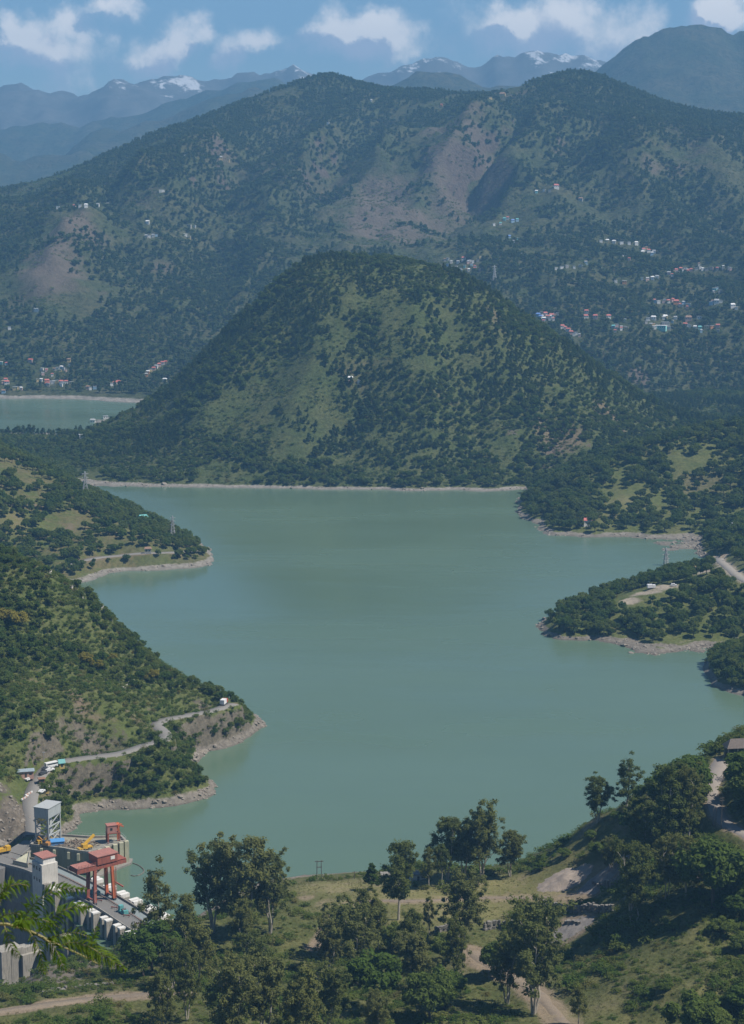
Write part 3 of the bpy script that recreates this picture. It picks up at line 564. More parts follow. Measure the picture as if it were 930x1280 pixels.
# ================================================================ where the houses of the villages stand
V1 = [(z[0] * .4086 + 550, z[1] * .4086 + 220, *z[2:]) for z in [
    (355, 38, 9, 'w', 'r', 'A'), (295, 52, 5, 't', 'w', 'A'), (318, 47, 4, 'w', 'g', 'A'), (335, 48, 4, 'g', 'g', 'A'), (430, 76, 7, 'g', 'o', 'A'),
    (165, 152, 4, 'w', 'w', 'B'), (185, 150, 4, 'w', 't', 'B'), (197, 136, 5, 't', 't', 'B'), (207, 133, 5, 'w', 'r', 'B'), (222, 142, 6, 'b', 'b', 'B'), (236, 139, 5, 'b', 't', 'B'), (212, 190, 5, 'b', 'b', 'B'), (238, 196, 4, 't', 'w', 'B'), (118, 199, 5, 'w', 'w', 'B'), (250, 248, 12, 'w', 'g', 'B'), (225, 205, 4, 'w', 'g', 'B'),
    (72, 258, 7, 'w', 'r', 'C'), (55, 268, 5, 'w', 'g', 'C'), (86, 268, 5, 'p', 'g', 'C'), (100, 266, 4, 'w', 'w', 'C'), (115, 262, 4, 'g', 'g', 'C'), (75, 281, 4, 't', 'w', 'C'), (96, 276, 4, 'b', 'w', 'C'), (50, 284, 4, 'w', 'w', 'C'), (122, 291, 4, 'p', 'o', 'C'), (62, 290, 4, 't', 'g', 'C'), (108, 284, 4, 'w', 'g', 'C'), (88, 292, 4, 'w', 'w', 'C'), (24, 258, 4, 'w', 'g', 'C'), (33, 268, 4, 'g', 'w', 'C'),
    (355, 288, 5, 'w', 'w', 'D'), (372, 284, 6, 'w', 'g', 'D'), (388, 281, 6, 'g', 'w', 'D'), (430, 279, 6, 'g', 'g', 'D'), (446, 269, 5, 'b', 'g', 'D'), (495, 290, 4, 'w', 'w', 'D'), (410, 283, 4, 'w', 'g', 'D'),
    (492, 203, 5, 'w', 'w', 'E'), (512, 203, 6, 'y', 'w', 'E'), (532, 206, 6, 'w', 'w', 'E'), (555, 208, 6, 'w', 'g', 'E'), (578, 209, 5, 'w', 'w', 'E'), (600, 210, 6, 'w', 'w', 'E'),
    (622, 230, 6, 'w', 'r', 'F'), (638, 233, 6, 'w', 'r', 'F'), (655, 236, 6, 'w', 'g', 'F'), (618, 238, 5, 'w', 'w', 'F'), (648, 242, 5, 'b', 'g', 'F'), (560, 250, 3, 'w', 'w', 'F'), (571, 251, 3, 'w', 'w', 'F'),
    (564, 329, 7, 'o', 'w', 'G'), (634, 320, 6, 'p', 'g', 'G'), (650, 317, 6, 'w', 'w', 'G'), (664, 314, 6, 'w', 'g', 'G'), (700, 302, 6, 'p', 'g', 'G'), (712, 297, 5, 'o', 'g', 'G'), (722, 293, 6, 'p', 'r', 'G'), (736, 289, 6, 'w', 'r', 'G'), (750, 287, 6, 'w', 'g', 'G'), (768, 292, 5, 'p', 'r', 'G'), (784, 288, 6, 'g', 'g', 'G'), (796, 284, 4, 'w', 'w', 'G'), (815, 289, 6, 'g', 'g', 'G'), (830, 286, 6, 'p', 'g', 'G'), (848, 285, 6, 'g', 'g', 'G'), (866, 283, 5, 'g', 'g', 'G'), (728, 300, 5, 'p', 'g', 'G'), (742, 297, 5, 'w', 'g', 'G'),
    (668, 389, 6, 'w', 'w', 'H'), (684, 388, 5, 'p', 'g', 'H'), (698, 388, 6, 'w', 'r', 'H'), (722, 392, 9, 'o', 'r', 'H'), (745, 393, 6, 'b', 'g', 'H'), (760, 398, 6, 'b', 'g', 'H'), (738, 402, 5, 'g', 'g', 'H'), (840, 351, 7, 't', 'w', 'H'), (856, 357, 5, 'g', 'g', 'H'), (846, 390, 9, 'w', 'g', 'H'), (858, 388, 6, 'w', 'g', 'H'), (895, 402, 8, 'w', 'w', 'H'), (712, 384, 5, 'p', 'r', 'H'),
    (448, 420, 7, 'w', 'r', 'I'), (446, 436, 8, 'w', 'r', 'I'), (475, 436, 8, 'p', 'r', 'I'), (515, 436, 8, 'w', 'r', 'I'),
    (300, 430, 7, 'b', 'b', 'J'), (322, 427, 7, 'w', 'r', 'J'), (341, 433, 8, 'w', 'r', 'J'), (318, 442, 6, 'b', 'w', 'J'), (336, 442, 5, 'w', 'g', 'J'), (308, 436, 6, 'b', 'b', 'J'), (330, 436, 6, 'p', 'r', 'J'), (310, 424, 5, 'g', 'g', 'J'), (374, 466, 7, 'w', 'r', 'J'), (392, 476, 7, 'w', 'r', 'J'), (401, 484, 7, 'p', 'r', 'J'), (416, 486, 5, 'w', 'g', 'J'), (426, 492, 4, 'p', 'g', 'J'), (383, 470, 5, 'p', 'r', 'J'), (350, 428, 5, 'p', 'g', 'J'),
    (636, 442, 7, 'w', 'g', 'K'), (653, 440, 8, 'w', 'w', 'K'), (688, 437, 8, 'y', 'w', 'K'), (720, 439, 6, 'w', 'g', 'K'), (760, 443, 11, 'p', 'o', 'K'), (750, 460, 7, 'p', 'r', 'K'), (676, 470, 18, 't', 'w', 'K'), (655, 467, 7, 'w', 'w', 'K'), (540, 462, 6, 'p', 'g', 'K'), (570, 471, 7, 'y', 'g', 'K'), (530, 466, 6, 'b', 't', 'K'), (555, 468, 5, 'w', 'g', 'K'), (795, 469, 6, 't', 't', 'K'), (815, 468, 8, 'y', 'g', 'K'), (832, 466, 7, 'o', 'g', 'K'), (850, 464, 7, 'p', 'r', 'K'), (780, 468, 6, 'w', 'w', 'K'), (700, 470, 6, 'w', 'g', 'K'), (630, 452, 5, 'g', 'g', 'K'), (566, 445, 4, 'w', 'w', 'K')]]
V2 = [(z[0] * .2688, z[1] * .2688 + 240, *z[2:]) for z in [
    (170, 556, 8, 'w', 'w', 'L'), (346, 72, 5, 'p', 'r', 'M'), (372, 70, 5, 'w', 'g', 'M'), (400, 70, 6, 'w', 'w', 'M'), (270, 78, 6, 'w', 'w', 'M'), (455, 66, 5, 'w', 'g', 'M'), (500, 64, 5, 'p', 'g', 'M'),
    (686, 147, 6, 'w', 'w', 'N'), (680, 212, 5, 'g', 'g', 'N'), (694, 212, 5, 'w', 'w', 'N'), (712, 209, 5, 'w', 'g', 'N'), (727, 207, 4, 'b', 'g', 'N'), (862, 205, 6, 'w', 'w', 'N'), (880, 217, 5, 'y', 'w', 'N'), (880, 164, 7, 'g', 'g', 'N'), (905, 164, 4, 'w', 'g', 'N'),
    (142, 792, 7, 'p', 'r', 'O'), (320, 790, 6, 'y', 'o', 'O'), (196, 832, 5, 'w', 'w', 'O'), (216, 834, 5, 'w', 'g', 'O'), (268, 828, 6, 'w', 'g', 'O'), (286, 824, 5, 'b', 'w', 'O'), (200, 852, 5, 'p', 'w', 'O'), (322, 815, 4, 'w', 'g', 'O'),
    (16, 892, 6, 'p', 'o', 'O'), (32, 895, 8, 'w', 'r', 'O'), (72, 921, 9, 'y', 'g', 'O'), (96, 918, 4, 'w', 'g', 'O'), (218, 889, 8, 'o', 'r', 'O'), (240, 893, 6, 'w', 'w', 'O'), (264, 889, 6, 'y', 'g', 'O'), (285, 892, 7, 'b', 'r', 'O'), (308, 892, 6, 'w', 'r', 'O'), (332, 896, 7, 'y', 'g', 'O'), (408, 917, 6, 'p', 'o', 'O'), (441, 917, 6, 'b', 'g', 'O'), (192, 882, 4, 'w', 'w', 'O'), (285, 905, 5, 'w', 'g', 'O'),
    (520, 902, 6, 'w', 'g', 'P'), (535, 898, 7, 'w', 'r', 'P'), (550, 893, 7, 'w', 'r', 'P'), (681, 858, 5, 'o', 'g', 'P'), (688, 846, 5, 'o', 'w', 'P'), (700, 838, 6, 'y', 'g', 'P'), (715, 830, 6, 'p', 'r', 'P'), (726, 820, 6, 'w', 'g', 'P'), (740, 812, 6, 'p', 'r', 'P'), (756, 803, 6, 'w', 'r', 'P'), (770, 800, 5, 'p', 'r', 'P'), (766, 882, 6, 'w', 'w', 'P'), (4, 802, 6, 't', 'w', 'O'), (44, 640, 5, 'w', 'g', 'L')]]
V3 = [(201, 240, 6, 'w', 'w', 'Q'), (204, 240, 4, 'w', 'g', 'Q'), (275, 200, 8, 'y', 'g', 'Q'), (232, 196, 5, 'w', 'g', 'Q'), (285, 202, 5, 'y', 'w', 'Q'), (410, 155, 4, 'w', 'g', 'Q'), (628, 121, 10, 'y', 'o', 'R'), (613, 124, 5, 'y', 'g', 'R'), (552, 133, 4, 'o', 'r', 'R'), (464, 127, 3, 'w', 'w', 'R')]

_vr = np.random.default_rng(12); HOUSES = [(px, py, w * .72, a, b, k) for px, py, w, a, b, k in V1 + V2 + V3]
for px, py, w, a, b, k in V1 + V2:
    if k in 'CFGHKOJ' and _vr.random() < .85: HOUSES.append((px + _vr.normal() * 7, py + _vr.normal() * 2.2 + 1, max(2.8, w * .52), 'wwgpwyb'[int(_vr.integers(7))], 'gwgogr'[int(_vr.integers(6))], k))
HOUSES = HOUSES[:285]
HOUSE_XY = []
for h_ in HOUSES: q_ = mountain.at(h_[0], h_[1]); HOUSE_XY.append((q_[0], q_[1], h_[2] * m_per_px(q_)))
# ================================================================ TREES
LEAF_EUC = leaf_mat('eucalyptus_leaves', (0.112, 0.146, 0.040), (0.180, 0.192, 0.062), None)
LEAF_BROAD = leaf_mat('broad_leaves', (0.076, 0.126, 0.029), (0.142, 0.178, 0.045), None)
LEAF_DARK = leaf_mat('dark_leaves', (0.064, 0.102, 0.032), (0.112, 0.140, 0.046), None)
LEAF_PINE = leaf_mat('pine_needles', (0.062, 0.104, 0.032), (0.102, 0.134, 0.042), None)
LEAF_BUSH = leaf_mat('bush_leaves', (0.080, 0.135, 0.026), (0.155, 0.185, 0.047), (0.18, 0.155, 0.06))
LEAF_BRIGHT = leaf_mat('fresh_leaves', (0.050, 0.085, 0.016), (0.080, 0.110, 0.022), None)
LEAF_YELLOW = leaf_mat('yellowing_leaves', (0.23, 0.21, 0.040), (0.30, 0.26, 0.055), None)
LEAF_EUC2 = leaf_mat('olive_grey_leaves', (0.130, 0.160, 0.050), (0.190, 0.202, 0.072), None)
LEAF_NEAR = leaf_mat('near_broad_leaves', (0.082, 0.135, 0.028), (0.150, 0.190, 0.048), None)
BARK_PALE = paint('pale_bark', (0.42, 0.38, 0.32), 0.85, wear=0.7, scale=0.9)
BARK_DARK = paint('dark_bark', (0.10, 0.075, 0.055), 0.9, wear=0.5, scale=1.0)

def leaf_quads(cent, rad, n, size, rng, flat=0.75, shell=0.55):
    """leaf sprays through the volume of clumps; cent (k,3), rad (k,)"""
    k = len(cent); idx = np.repeat(np.arange(k), n) if np.isscalar(n) else np.repeat(np.arange(k), n); N = len(idx)
    d = rng.normal(size=(N, 3)); d /= np.linalg.norm(d, axis=1)[:, None]
    r = shell + (1 - shell) * rng.random(N) ** 0.8
    r *= np.where(rng.random(N) < 0.12, 1.25, 1.0)
    p = cent[idx] + d * (r * rad[idx])[:, None] * np.array([1, 1, flat])
    nr = d * 0.9 + rng.normal(size=(N, 3)) * 0.65 + np.array([0.15, 0, 0.65]); nr /= np.linalg.norm(nr, axis=1)[:, None]
    t = np.cross(nr, rng.normal(size=(N, 3))); t /= np.linalg.norm(t, axis=1)[:, None] + 1e-9; b = np.cross(nr, t)
    s = size * (0.55 + 0.9 * rng.random(N)); a = (s * (0.8 + 0.5 * rng.random(N)))[:, None]; s = s[:, None] * 0.62
    v = np.stack([p - t * a, p - b * s + t * a * 0.1, p + t * a, p + b * s - t * a * 0.1], 1).reshape(-1, 3)
    f = np.arange(4 * N).reshape(-1, 4)
    return v, f

def wob(rng, a, b, n, amt):
    pts = [a + (b - a) * t for t in np.linspace(0, 1, n)]
    for i in range(1, n - 1): pts[i] = pts[i] + rng.normal(size=3) * amt * np.array([1, 1, 0.3])
    return pts

def tree_parts(kind, h, seed, leaf=1.0, dens=1.0):
    """returns (trunk MB, crown verts, crown faces); base at the origin, height h"""
    rng = np.random.default_rng(seed); tr = MB(); cs = []; rs = []
    if kind == 'eucalyptus':
        lean = rng.normal(size=2) * 0.03 * h; topz = h * 0.90
        T = np.array([lean[0], lean[1], topz]); st = wob(rng, np.zeros(3), T, 7, 0.012 * h)
        r0 = 0.013 * h + 0.08
        tr.tube([st[0] - np.array([0, 0, 1.0])] + st, [r0 * 1.25] + list(np.linspace(r0 * 1.1, r0 * 0.2, 7)), 7)
        cw = h * rng.uniform(0.17, 0.25); low = rng.uniform(0.28, 0.46)
        nb = int(rng.integers(15, 22))
        for i in range(nb):
            u = low + (1 - low) * (i + rng.random()) / nb; base = np.array([lean[0] * u, lean[1] * u, topz * max(u - 0.14, low * 0.8)])
            ang = i * 2.4 + rng.normal() * 0.5; pr = math.sin(math.pi * min(1, (u - low) / (1 - low) * 0.80 + 0.18)) ** 0.7
            rr_ = cw * pr * rng.uniform(0.45, 1.05)
            e = np.array([lean[0] * u + math.cos(ang) * rr_, lean[1] * u + math.sin(ang) * rr_, h * u * 0.965 + rng.normal() * 0.015 * h])
            tr.tube(wob(rng, base, e, 4, 0.01 * h), [r0 * 0.42 * (1.15 - u), r0 * 0.3 * (1.15 - u), r0 * 0.2 * (1.15 - u), 0.04], 5)
            cs.append(e); rs.append(h * rng.uniform(0.06, 0.10))
            for q in range(int(rng.integers(3, 6))):
                o = rng.normal(size=3) * h * 0.058; cs.append(e * np.array([.85, .85, 1]) + o - np.array([0, 0, 0.03 * h])); rs.append(h * rng.uniform(0.035, 0.07))
        cs.append(np.array([lean[0], lean[1], h * 0.955])); rs.append(h * 0.05)
        v, f = leaf_quads(np.array(cs), np.array(rs), int(85 * dens), 0.40 * leaf, rng, 0.85, 0.15)
    elif kind == 'gum':            # old, open, multi-stemmed, domed clumps
        r0 = 0.011 * h + 0.06
        ns = 3
        for sN in range(ns):
            ang = sN * 2.1 + rng.random(); off = np.array([math.cos(ang), math.sin(ang), 0]) * h * 0.012
            tip = np.array([math.cos(ang) * h * rng.uniform(.08, .2), math.sin(ang) * h * rng.uniform(.08, .2), h * rng.uniform(0.78, 0.9)])
            st = wob(rng, off, tip, 6, 0.014 * h); tr.tube([off - np.array([0, 0, 1.0])] + st, [r0] + list(np.linspace(r0, r0 * 0.22, 6)), 6)
            for i in range(9):
                u = 0.36 + 0.64 * (i + rng.random()) / 8; b = st[0] + (tip - off) * max(u - 0.15, 0.2)
                a2 = rng.random() * 6.28; e = off + (tip - off) * u + np.array([math.cos(a2), math.sin(a2), 0]) * h * rng.uniform(0.05, 0.17) + np.array([0, 0, 0.04 * h])
                tr.tube(wob(rng, b, e, 4, 0.01 * h), [r0 * 0.36, r0 * 0.26, r0 * 0.17, 0.04], 5)
                cs.append(e); rs.append(h * rng.uniform(0.05, 0.085))
                for q in range(6): cs.append(e * np.array([.88, .88, 1]) + rng.normal(size=3) * h * 0.066 - np.array([0, 0, .02 * h])); rs.append(h * rng.uniform(0.03, 0.062))
        v, f = leaf_quads(np.array(cs), np.array(rs), int(72 * dens), 0.36 * leaf, rng, 0.85, 0.15)
    elif kind == 'broadleaf':
        r0 = 0.03 * h + 0.05; T = np.array([rng.normal() * .03 * h, rng.normal() * .03 * h, h * 0.6]); st = wob(rng, np.zeros(3), T, 5, 0.02 * h)
        tr.tube([np.array([0, 0, -0.8])] + st, [r0 * 1.2] + list(np.linspace(r0, r0 * 0.35, 5)), 6)
        nb = int(rng.integers(13, 18)); cw = h * rng.uniform(0.36, 0.48)
        for i in range(nb):
            ph = (i + 0.5) / nb; el = math.asin(-0.35 + 1.3 * ph if -0.35 + 1.3 * ph < 1 else 1); ang = i * 2.4 + rng.normal() * 0.4; q = rng.uniform(0.7, 1.05)
            e = np.array([math.cos(ang) * math.cos(el) * cw * q, math.sin(ang) * math.cos(el) * cw * q, h * 0.58 + math.sin(el) * h * 0.30 * q])
            tr.tube(wob(rng, st[2], e, 3, 0.02 * h), [r0 * 0.35, r0 * 0.22, 0.04], 4); cs.append(e); rs.append(h * rng.uniform(0.12, 0.19))
        for q in range(5): cs.append(np.array([rng.normal() * cw * 0.3, rng.normal() * cw * 0.3, h * rng.uniform(0.45, 0.7)])); rs.append(h * 0.16)
        v, f = leaf_quads(np.array(cs), np.array(rs), int(95 * dens), 0.050 * h * leaf, rng, 0.8, 0.5)
    elif kind == 'pine':
        r0 = 0.02 * h + 0.04; T = np.array([rng.normal() * .02 * h, rng.normal() * .02 * h, h * 0.93]); tr.tube([np.array([0, 0, -1.0]), T * 0.5, T], [r0 * 1.2, r0 * .7, r0 * .2], 5)
        n = 15
        for i in range(n):
            u = 0.28 + 0.72 * (i + 0.5) / n; w = h * 0.24 * (1.05 - u) ** 0.75 * rng.uniform(0.7, 1.15); ang = i * 2.4 + rng.normal() * .4
            cs.append(np.array([T[0] * u + math.cos(ang) * w, T[1] * u + math.sin(ang) * w, h * u])); rs.append(h * (0.055 + 0.085 * (1 - u)))
        cs.append(T * 1.02); rs.append(h * 0.05)
        v, f = leaf_quads(np.array(cs), np.array(rs), int(60 * dens), 0.050 * h * leaf, rng, 0.75, 0.4)
    elif kind == 'bush':
        n = int(rng.integers(5, 9))
        for i in range(n):
            a = rng.random() * 6.28; w = h * rng.uniform(0.1, 0.75); cs.append(np.array([math.cos(a) * w, math.sin(a) * w, h * rng.uniform(0.22, 0.6)])); rs.append(h * rng.uniform(0.28, 0.45))
        tr.tube([(0, 0, -0.3), (0, 0, h * 0.4)], [0.05, 0.03], 4)
        v, f = leaf_quads(np.array(cs), np.array(rs), int(80 * dens), 0.085 * h * leaf, rng, 0.8, 0.5)
        v[:, 2] = np.maximum(v[:, 2], -0.15)
    return tr, v, f

_tt = {}
def tree_meshes(kind, h, seed, leafm, bark, leaf=1.0, dens=1.0):
    k = (kind, h, seed, leafm.name, dens)
    if k not in _tt:
        tr, v, f = tree_parts(kind, h, seed, leaf, dens)
        _tt[k] = (tr.mesh(kind + '_trunk', bark), np_mesh(kind + '_crown', v, f, [leafm]))
    return _tt[k]
def one_tree(name, label, meshes, h0, pos, h, rz, group=None, cat='tree', wide=1.0):
    o = thing(name, label, cat, pos, rz, group); s = h / h0; o.scale = (s * wide, s * wide, s)
    link('trunk', meshes[0], o); link('crown', meshes[1], o)
    return o

# templates kept out of the scene, for the masses of woodland
def stuff_source(kind, h, seeds, leafm, bark, leaf, dens):
    col = bpy.data.collections.new('woodland_source_' + kind)
    for sd_ in seeds:
        tr, v, f = tree_parts(kind, h, sd_, leaf, dens)
        nt_ = len(tr.v); quads = [q for q in tr.f if len(q) == 4]
        V = np.concatenate([np.array(tr.v), v]); F = np.concatenate([np.array(quads), f + nt_])
        me = np_mesh('%s_plant' % kind, V, F, [bark, leafm], fmat=np.concatenate([np.zeros(len(quads)), np.ones(len(f))]))
        col.objects.link(bpy.data.objects.new('%s_plant' % kind, me))
    return col
def scatter(name, pts, hts, col, nvar, seed, wide=(0.85, 1.2), label=None, cat=None):
    """one mass of plants: points carrying size and turn, grown by a node tree"""
    rng = np.random.default_rng(seed); n = len(pts)
    me = bpy.data.meshes.new(name); me.vertices.add(n); me.vertices.foreach_set('co', np.asarray(pts, np.float32).ravel())
    sc_ = np.stack([hts * rng.uniform(*wide, n)] * 2 + [hts], 1)
    a = me.attributes.new('size', 'FLOAT_VECTOR', 'POINT'); a.data.foreach_set('vector', sc_.astype(np.float32).ravel())
    rt = np.stack([rng.normal(size=n) * 0.05, rng.normal(size=n) * 0.05, rng.random(n) * 6.283], 1)
    a = me.attributes.new('turn', 'FLOAT_VECTOR', 'POINT'); a.data.foreach_set('vector', rt.astype(np.float32).ravel())
    a = me.attributes.new('pick', 'INT', 'POINT'); a.data.foreach_set('value', rng.integers(0, nvar, n).astype(np.int32))
    ng = bpy.data.node_groups.new(name + '_nodes', 'GeometryNodeTree')
    ng.interface.new_socket('Geometry', in_out='INPUT', socket_type='NodeSocketGeometry'); ng.interface.new_socket('Geometry', in_out='OUTPUT', socket_type='NodeSocketGeometry')
    gi = ng.nodes.new('NodeGroupInput'); go = ng.nodes.new('NodeGroupOutput')
    ci = ng.nodes.new('GeometryNodeCollectionInfo'); ci.inputs['Collection'].default_value = col; ci.inputs['Separate Children'].default_value = True; ci.inputs['Reset Children'].default_value = True
    ip = ng.nodes.new('GeometryNodeInstanceOnPoints'); ip.inputs['Pick Instance'].default_value = True
    def attr(nm, ty):
        q = ng.nodes.new('GeometryNodeInputNamedAttribute'); q.data_type = ty; q.inputs['Name'].default_value = nm
        return [s for s in q.outputs if s.enabled and s.name == 'Attribute'][0]
    ng.links.new(gi.outputs[0], ip.inputs['Points']); ng.links.new(ci.outputs[0], ip.inputs['Instance'])
    ng.links.new(attr('pick', 'INT'), ip.inputs['Instance Index']); ng.links.new(attr('turn', 'FLOAT_VECTOR'), ip.inputs['Rotation']); ng.links.new(attr('size', 'FLOAT_VECTOR'), ip.inputs['Scale'])
    ng.links.new(ip.outputs[0], go.inputs[0])
    o = link(name, me); md = o.modifiers.new('growth', 'NODES'); md.node_group = ng; o['kind'] = 'stuff'
    if label: o['label'] = label
    if cat: o['category'] = cat
    return o

def spots(patch, n, seed, dens, zmin=3.0, view=True, margin=90, steep=1.6):
    """random points on a patch, kept with probability dens(x,y,z,slope), in or near the frame"""
    rng = np.random.default_rng(seed)
    x = rng.uniform(patch.x[0], patch.x[-1], n); y = rng.uniform(patch.y[0], patch.y[-1], n); z = patch.z(x, y)
    slp = patch.sample(patch.slope(), x, y)
    k = (z > zmin) & (rng.random(n) < np.clip(dens(x, y, z, slp), 0, 1))
    if view:
        px, py = project(x, y, z)
        k &= (px > -margin) & (px < 930 + margin) & (py < 1280 + 160)
    return np.stack([x[k], y[k], z[k] - 0.1], 1)
def project(x, y, z):
    dz = z - CAMH; fw = y * _c - dz * _s; up = y * _s + dz * _c
    return 465 + FPX * x / np.maximum(fw, 1), 640 - FPX * up / np.maximum(fw, 1)
def seen(P, patches):
    """drop points with no free sight line over the listed ground"""
    k = np.ones(len(P), bool)
    for pt in patches:
        for t in np.linspace(0.30, 0.985, 60):
            X = P[:, 0] * t; Y = P[:, 1] * t; Z = CAMH + (P[:, 2] + 9 - CAMH) * t
            ok = (X > pt.x[0]) & (X < pt.x[-1]) & (Y > pt.y[0]) & (Y < pt.y[-1])
            k &= ~(ok & (pt.z(X, Y) > Z))
    return k
def thin(P, d, seed=0):
    """keep points at least d apart"""
    rng = np.random.default_rng(seed); o = rng.permutation(len(P)); grid = {}; keep = []
    for i in o:
        c = (int(P[i, 0] // d), int(P[i, 1] // d)); ok = True
        for a in (-1, 0, 1):
            for b in (-1, 0, 1):
                for j in grid.get((c[0] + a, c[1] + b), ()):
                    if (P[i, 0] - P[j, 0]) ** 2 + (P[i, 1] - P[j, 1]) ** 2 < d * d: ok = False; break
                if not ok: break
            if not ok: break
        if ok: keep.append(i); grid.setdefault(c, []).append(i)
    return P[np.array(keep, int)] if keep else P[:0]
# ================================================================ masses of woodland (too many to count)
SRC_PINE = stuff_source('pine', 1.0 * 10, (1, 2, 3, 4), LEAF_PINE, BARK_DARK, 1.15, 0.55)
SRC_BROAD = stuff_source('broadleaf', 10.0, (11, 12, 13, 14, 15), LEAF_BROAD, BARK_DARK, 1.15, 0.6)
SRC_DARK = stuff_source('broadleaf', 10.0, (21, 22, 23, 24), LEAF_DARK, BARK_DARK, 1.3, 0.35)
SRC_BUSH = stuff_source('bush', 2.0, (31, 32, 33, 34, 35, 36), LEAF_BUSH, BARK_DARK, 1.0, 0.6)
SRC_FAR = stuff_source('pine', 10.0, (41, 42, 43), LEAF_DARK, BARK_DARK, 2.1, 0.16)
SRC_FARB = stuff_source('broadleaf', 10.0, (44, 45, 46), LEAF_DARK, BARK_DARK, 2.1, 0.14)

SRC_FARS = stuff_source('bush', 2.0, (47, 48, 49), LEAF_BUSH, BARK_DARK, 2.0, 0.12)
def nz(x, y, s, seed, o=3): return fbm(x / s, y / s, o, seed)
# wooded hill: pines in belts, thick near the crown and on the right, open grass on the left flank
def d_hill(x, y, z, sl):
    px, py = project(x, y, z)
    b = 0.82 + 1.9 * nz(x, y, 75, 301) + 1.3 * nz(x, y, 24, 302) + 0.34 * sstep(400, 600, px) - 0.14 * sstep(330, 250, px) * sstep(540, 470, py) - 0.18 * sstep(520, 400, px) * sstep(380, 440, py)
    b = b + 0.40 * sstep(365, 325, py) + 0.35 * sstep(570, 600, py) + 0.4 * sstep(230, 130, px) * sstep(490, 540, py) + 0.4 * sstep(100, 40, px)
    return 0.5 + (b - 0.56) * 1.9
P = thin(spots(hill, 60000, 300, d_hill, 2.6, steep=2), 3.9, 1); P = P[seen(P, [hill, spur, shoulder, point])]
A = hill.sample(hill.attr['meadow'], P[:, 0], P[:, 1]); P = P[A < 0.35]
A = hill.sample(hill.attr['rock'], P[:, 0], P[:, 1]); P = P[(A < 0.45) | (np.random.default_rng(1).random(len(P)) < 0.4)]
rng = np.random.default_rng(2); hill_trees = P; hill_h = rng.uniform(0.55, 1.15, len(P)) * (0.88 + 0.35 * nz(P[:, 0], P[:, 1], 60, 303))
pb = nz(P[:, 0], P[:, 1], 60, 304) + 0.5 * (rng.random(len(P)) - 0.5) > 0.06
pb |= project(P[:, 0], P[:, 1], P[:, 2])[1] > 575
# mountain
def d_mtn(x, y, z, sl):
    px, py = project(x, y, z)
    b = 0.62 + 1.1 * nz(x, y, 260, 311, 4) + 0.8 * nz(x, y, 70, 312) + 0.25 * sstep(300, 420, py)
    b = b - 1.0 * mountain.sample(mountain.attr['bare'], x, y) + 0.5 * sstep(640, 700, px) * sstep(820, 760, px) * sstep(170, 110, py)
    return b
M = thin(spots(mountain, 220000, 310, d_mtn, 8.0), 6.2, 2); M = M[seen(M, [mountain, hill])]
# open ground round the houses
_hd = np.full(len(M), 1e9)
for hx, hy, hw in HOUSE_XY: _hd = np.minimum(_hd, np.hypot((M[:, 0] - hx) / (hw * .8 + 2.5), (M[:, 1] - hy + 9) / 15.0))
M = M[_hd > 1.0]
mr = np.random.default_rng(3); mh = mr.uniform(0.65, 1.25, len(M)); mb_ = mr.random(len(M)) < 0.6
# spur
def d_spur(x, y, z, sl):
    px, py = project(x, y, z)
    b = 0.55 + 1.3 * nz(x, y, 50, 321) + 0.7 * nz(x, y, 16, 322) - 0.5 * spur.sample(spur.attr['bare'], x, y) - 0.5 * spur.sample(spur.attr['meadow'], x, y)
    b = b + 0.5 * sstep(640, 690, py) * sstep(150, 60, px) + 0.6 * sstep(696, 704, py) + 0.4 * sstep(40, 8, x + 400 + 0 * y) * 0
    return np.where(spur.sample(sr_d, x, y) < 6.5, 0, b)
S = thin(spots(spur, 30000, 320, d_spur, 4.2), 3.6, 3); S = S[seen(S, [slope, spur])]
sr_ = np.random.default_rng(4); S_h = sr_.uniform(0.35, 0.95, len(S))
# near slope: scrub and small trees
def below_road(px, py):
    return np.where((px > 49) & (px < 340) & (py > np.interp(px, [49, 58, 71, 113, 150, 181, 196, 207, 226, 263, 292, 340], [972, 961, 953, 947, 942, 932, 928, 921, 896, 889, 880, 878]) + 2), 1.0, 0.0)
def d_slope(x, y, z, sl):
    px, py = project(x, y, z)
    below = below_road(px, py)
    b = 0.86 + 2.2 * below - 2.5 * np.where((px < 48) & (py > 975), 1, 0) + 0.9 * nz(x, y, 30, 331) + 0.6 * nz(x, y, 10, 332) - 0.5 * slope.sample(slope.attr['bare'], x, y) - 1.2 * slope.sample(slope.attr['rock'], x, y)
    return np.where(slope.sample(lr_d, x, y) < 3.9, 0, b)
B = thin(spots(slope, 110000, 330, d_slope, 4.6), 1.8, 4); B = B[seen(B, [slope])]
br = np.random.default_rng(5); B_h = br.uniform(0.5, 1.4, len(B))
def d_slope2(x, y, z, sl):
    px, py = project(x, y, z)
    below = below_road(px, py)
    b = 0.40 + 1.3 * below - 2.5 * np.where((px < 48) & (py > 975), 1, 0) + 1.3 * nz(x, y, 28, 333) + 0.6 * nz(x, y, 9, 334) - 0.6 * slope.sample(slope.attr['bare'], x, y) - 1.5 * slope.sample(slope.attr['rock'], x, y)
    b = b + np.where(((py > 900) & (px > 200)) | ((px < 130) & (py > 950) & (px > 48)), 0.8, 0)
    return np.where(slope.sample(lr_d, x, y) < 6.5, 0, b)
B2 = thin(spots(slope, 34000, 335, d_slope2, 4.8), 3.6, 5); B2 = B2[seen(B2, [slope])]; B2_h = br.uniform(0.28, 0.62, len(B2))
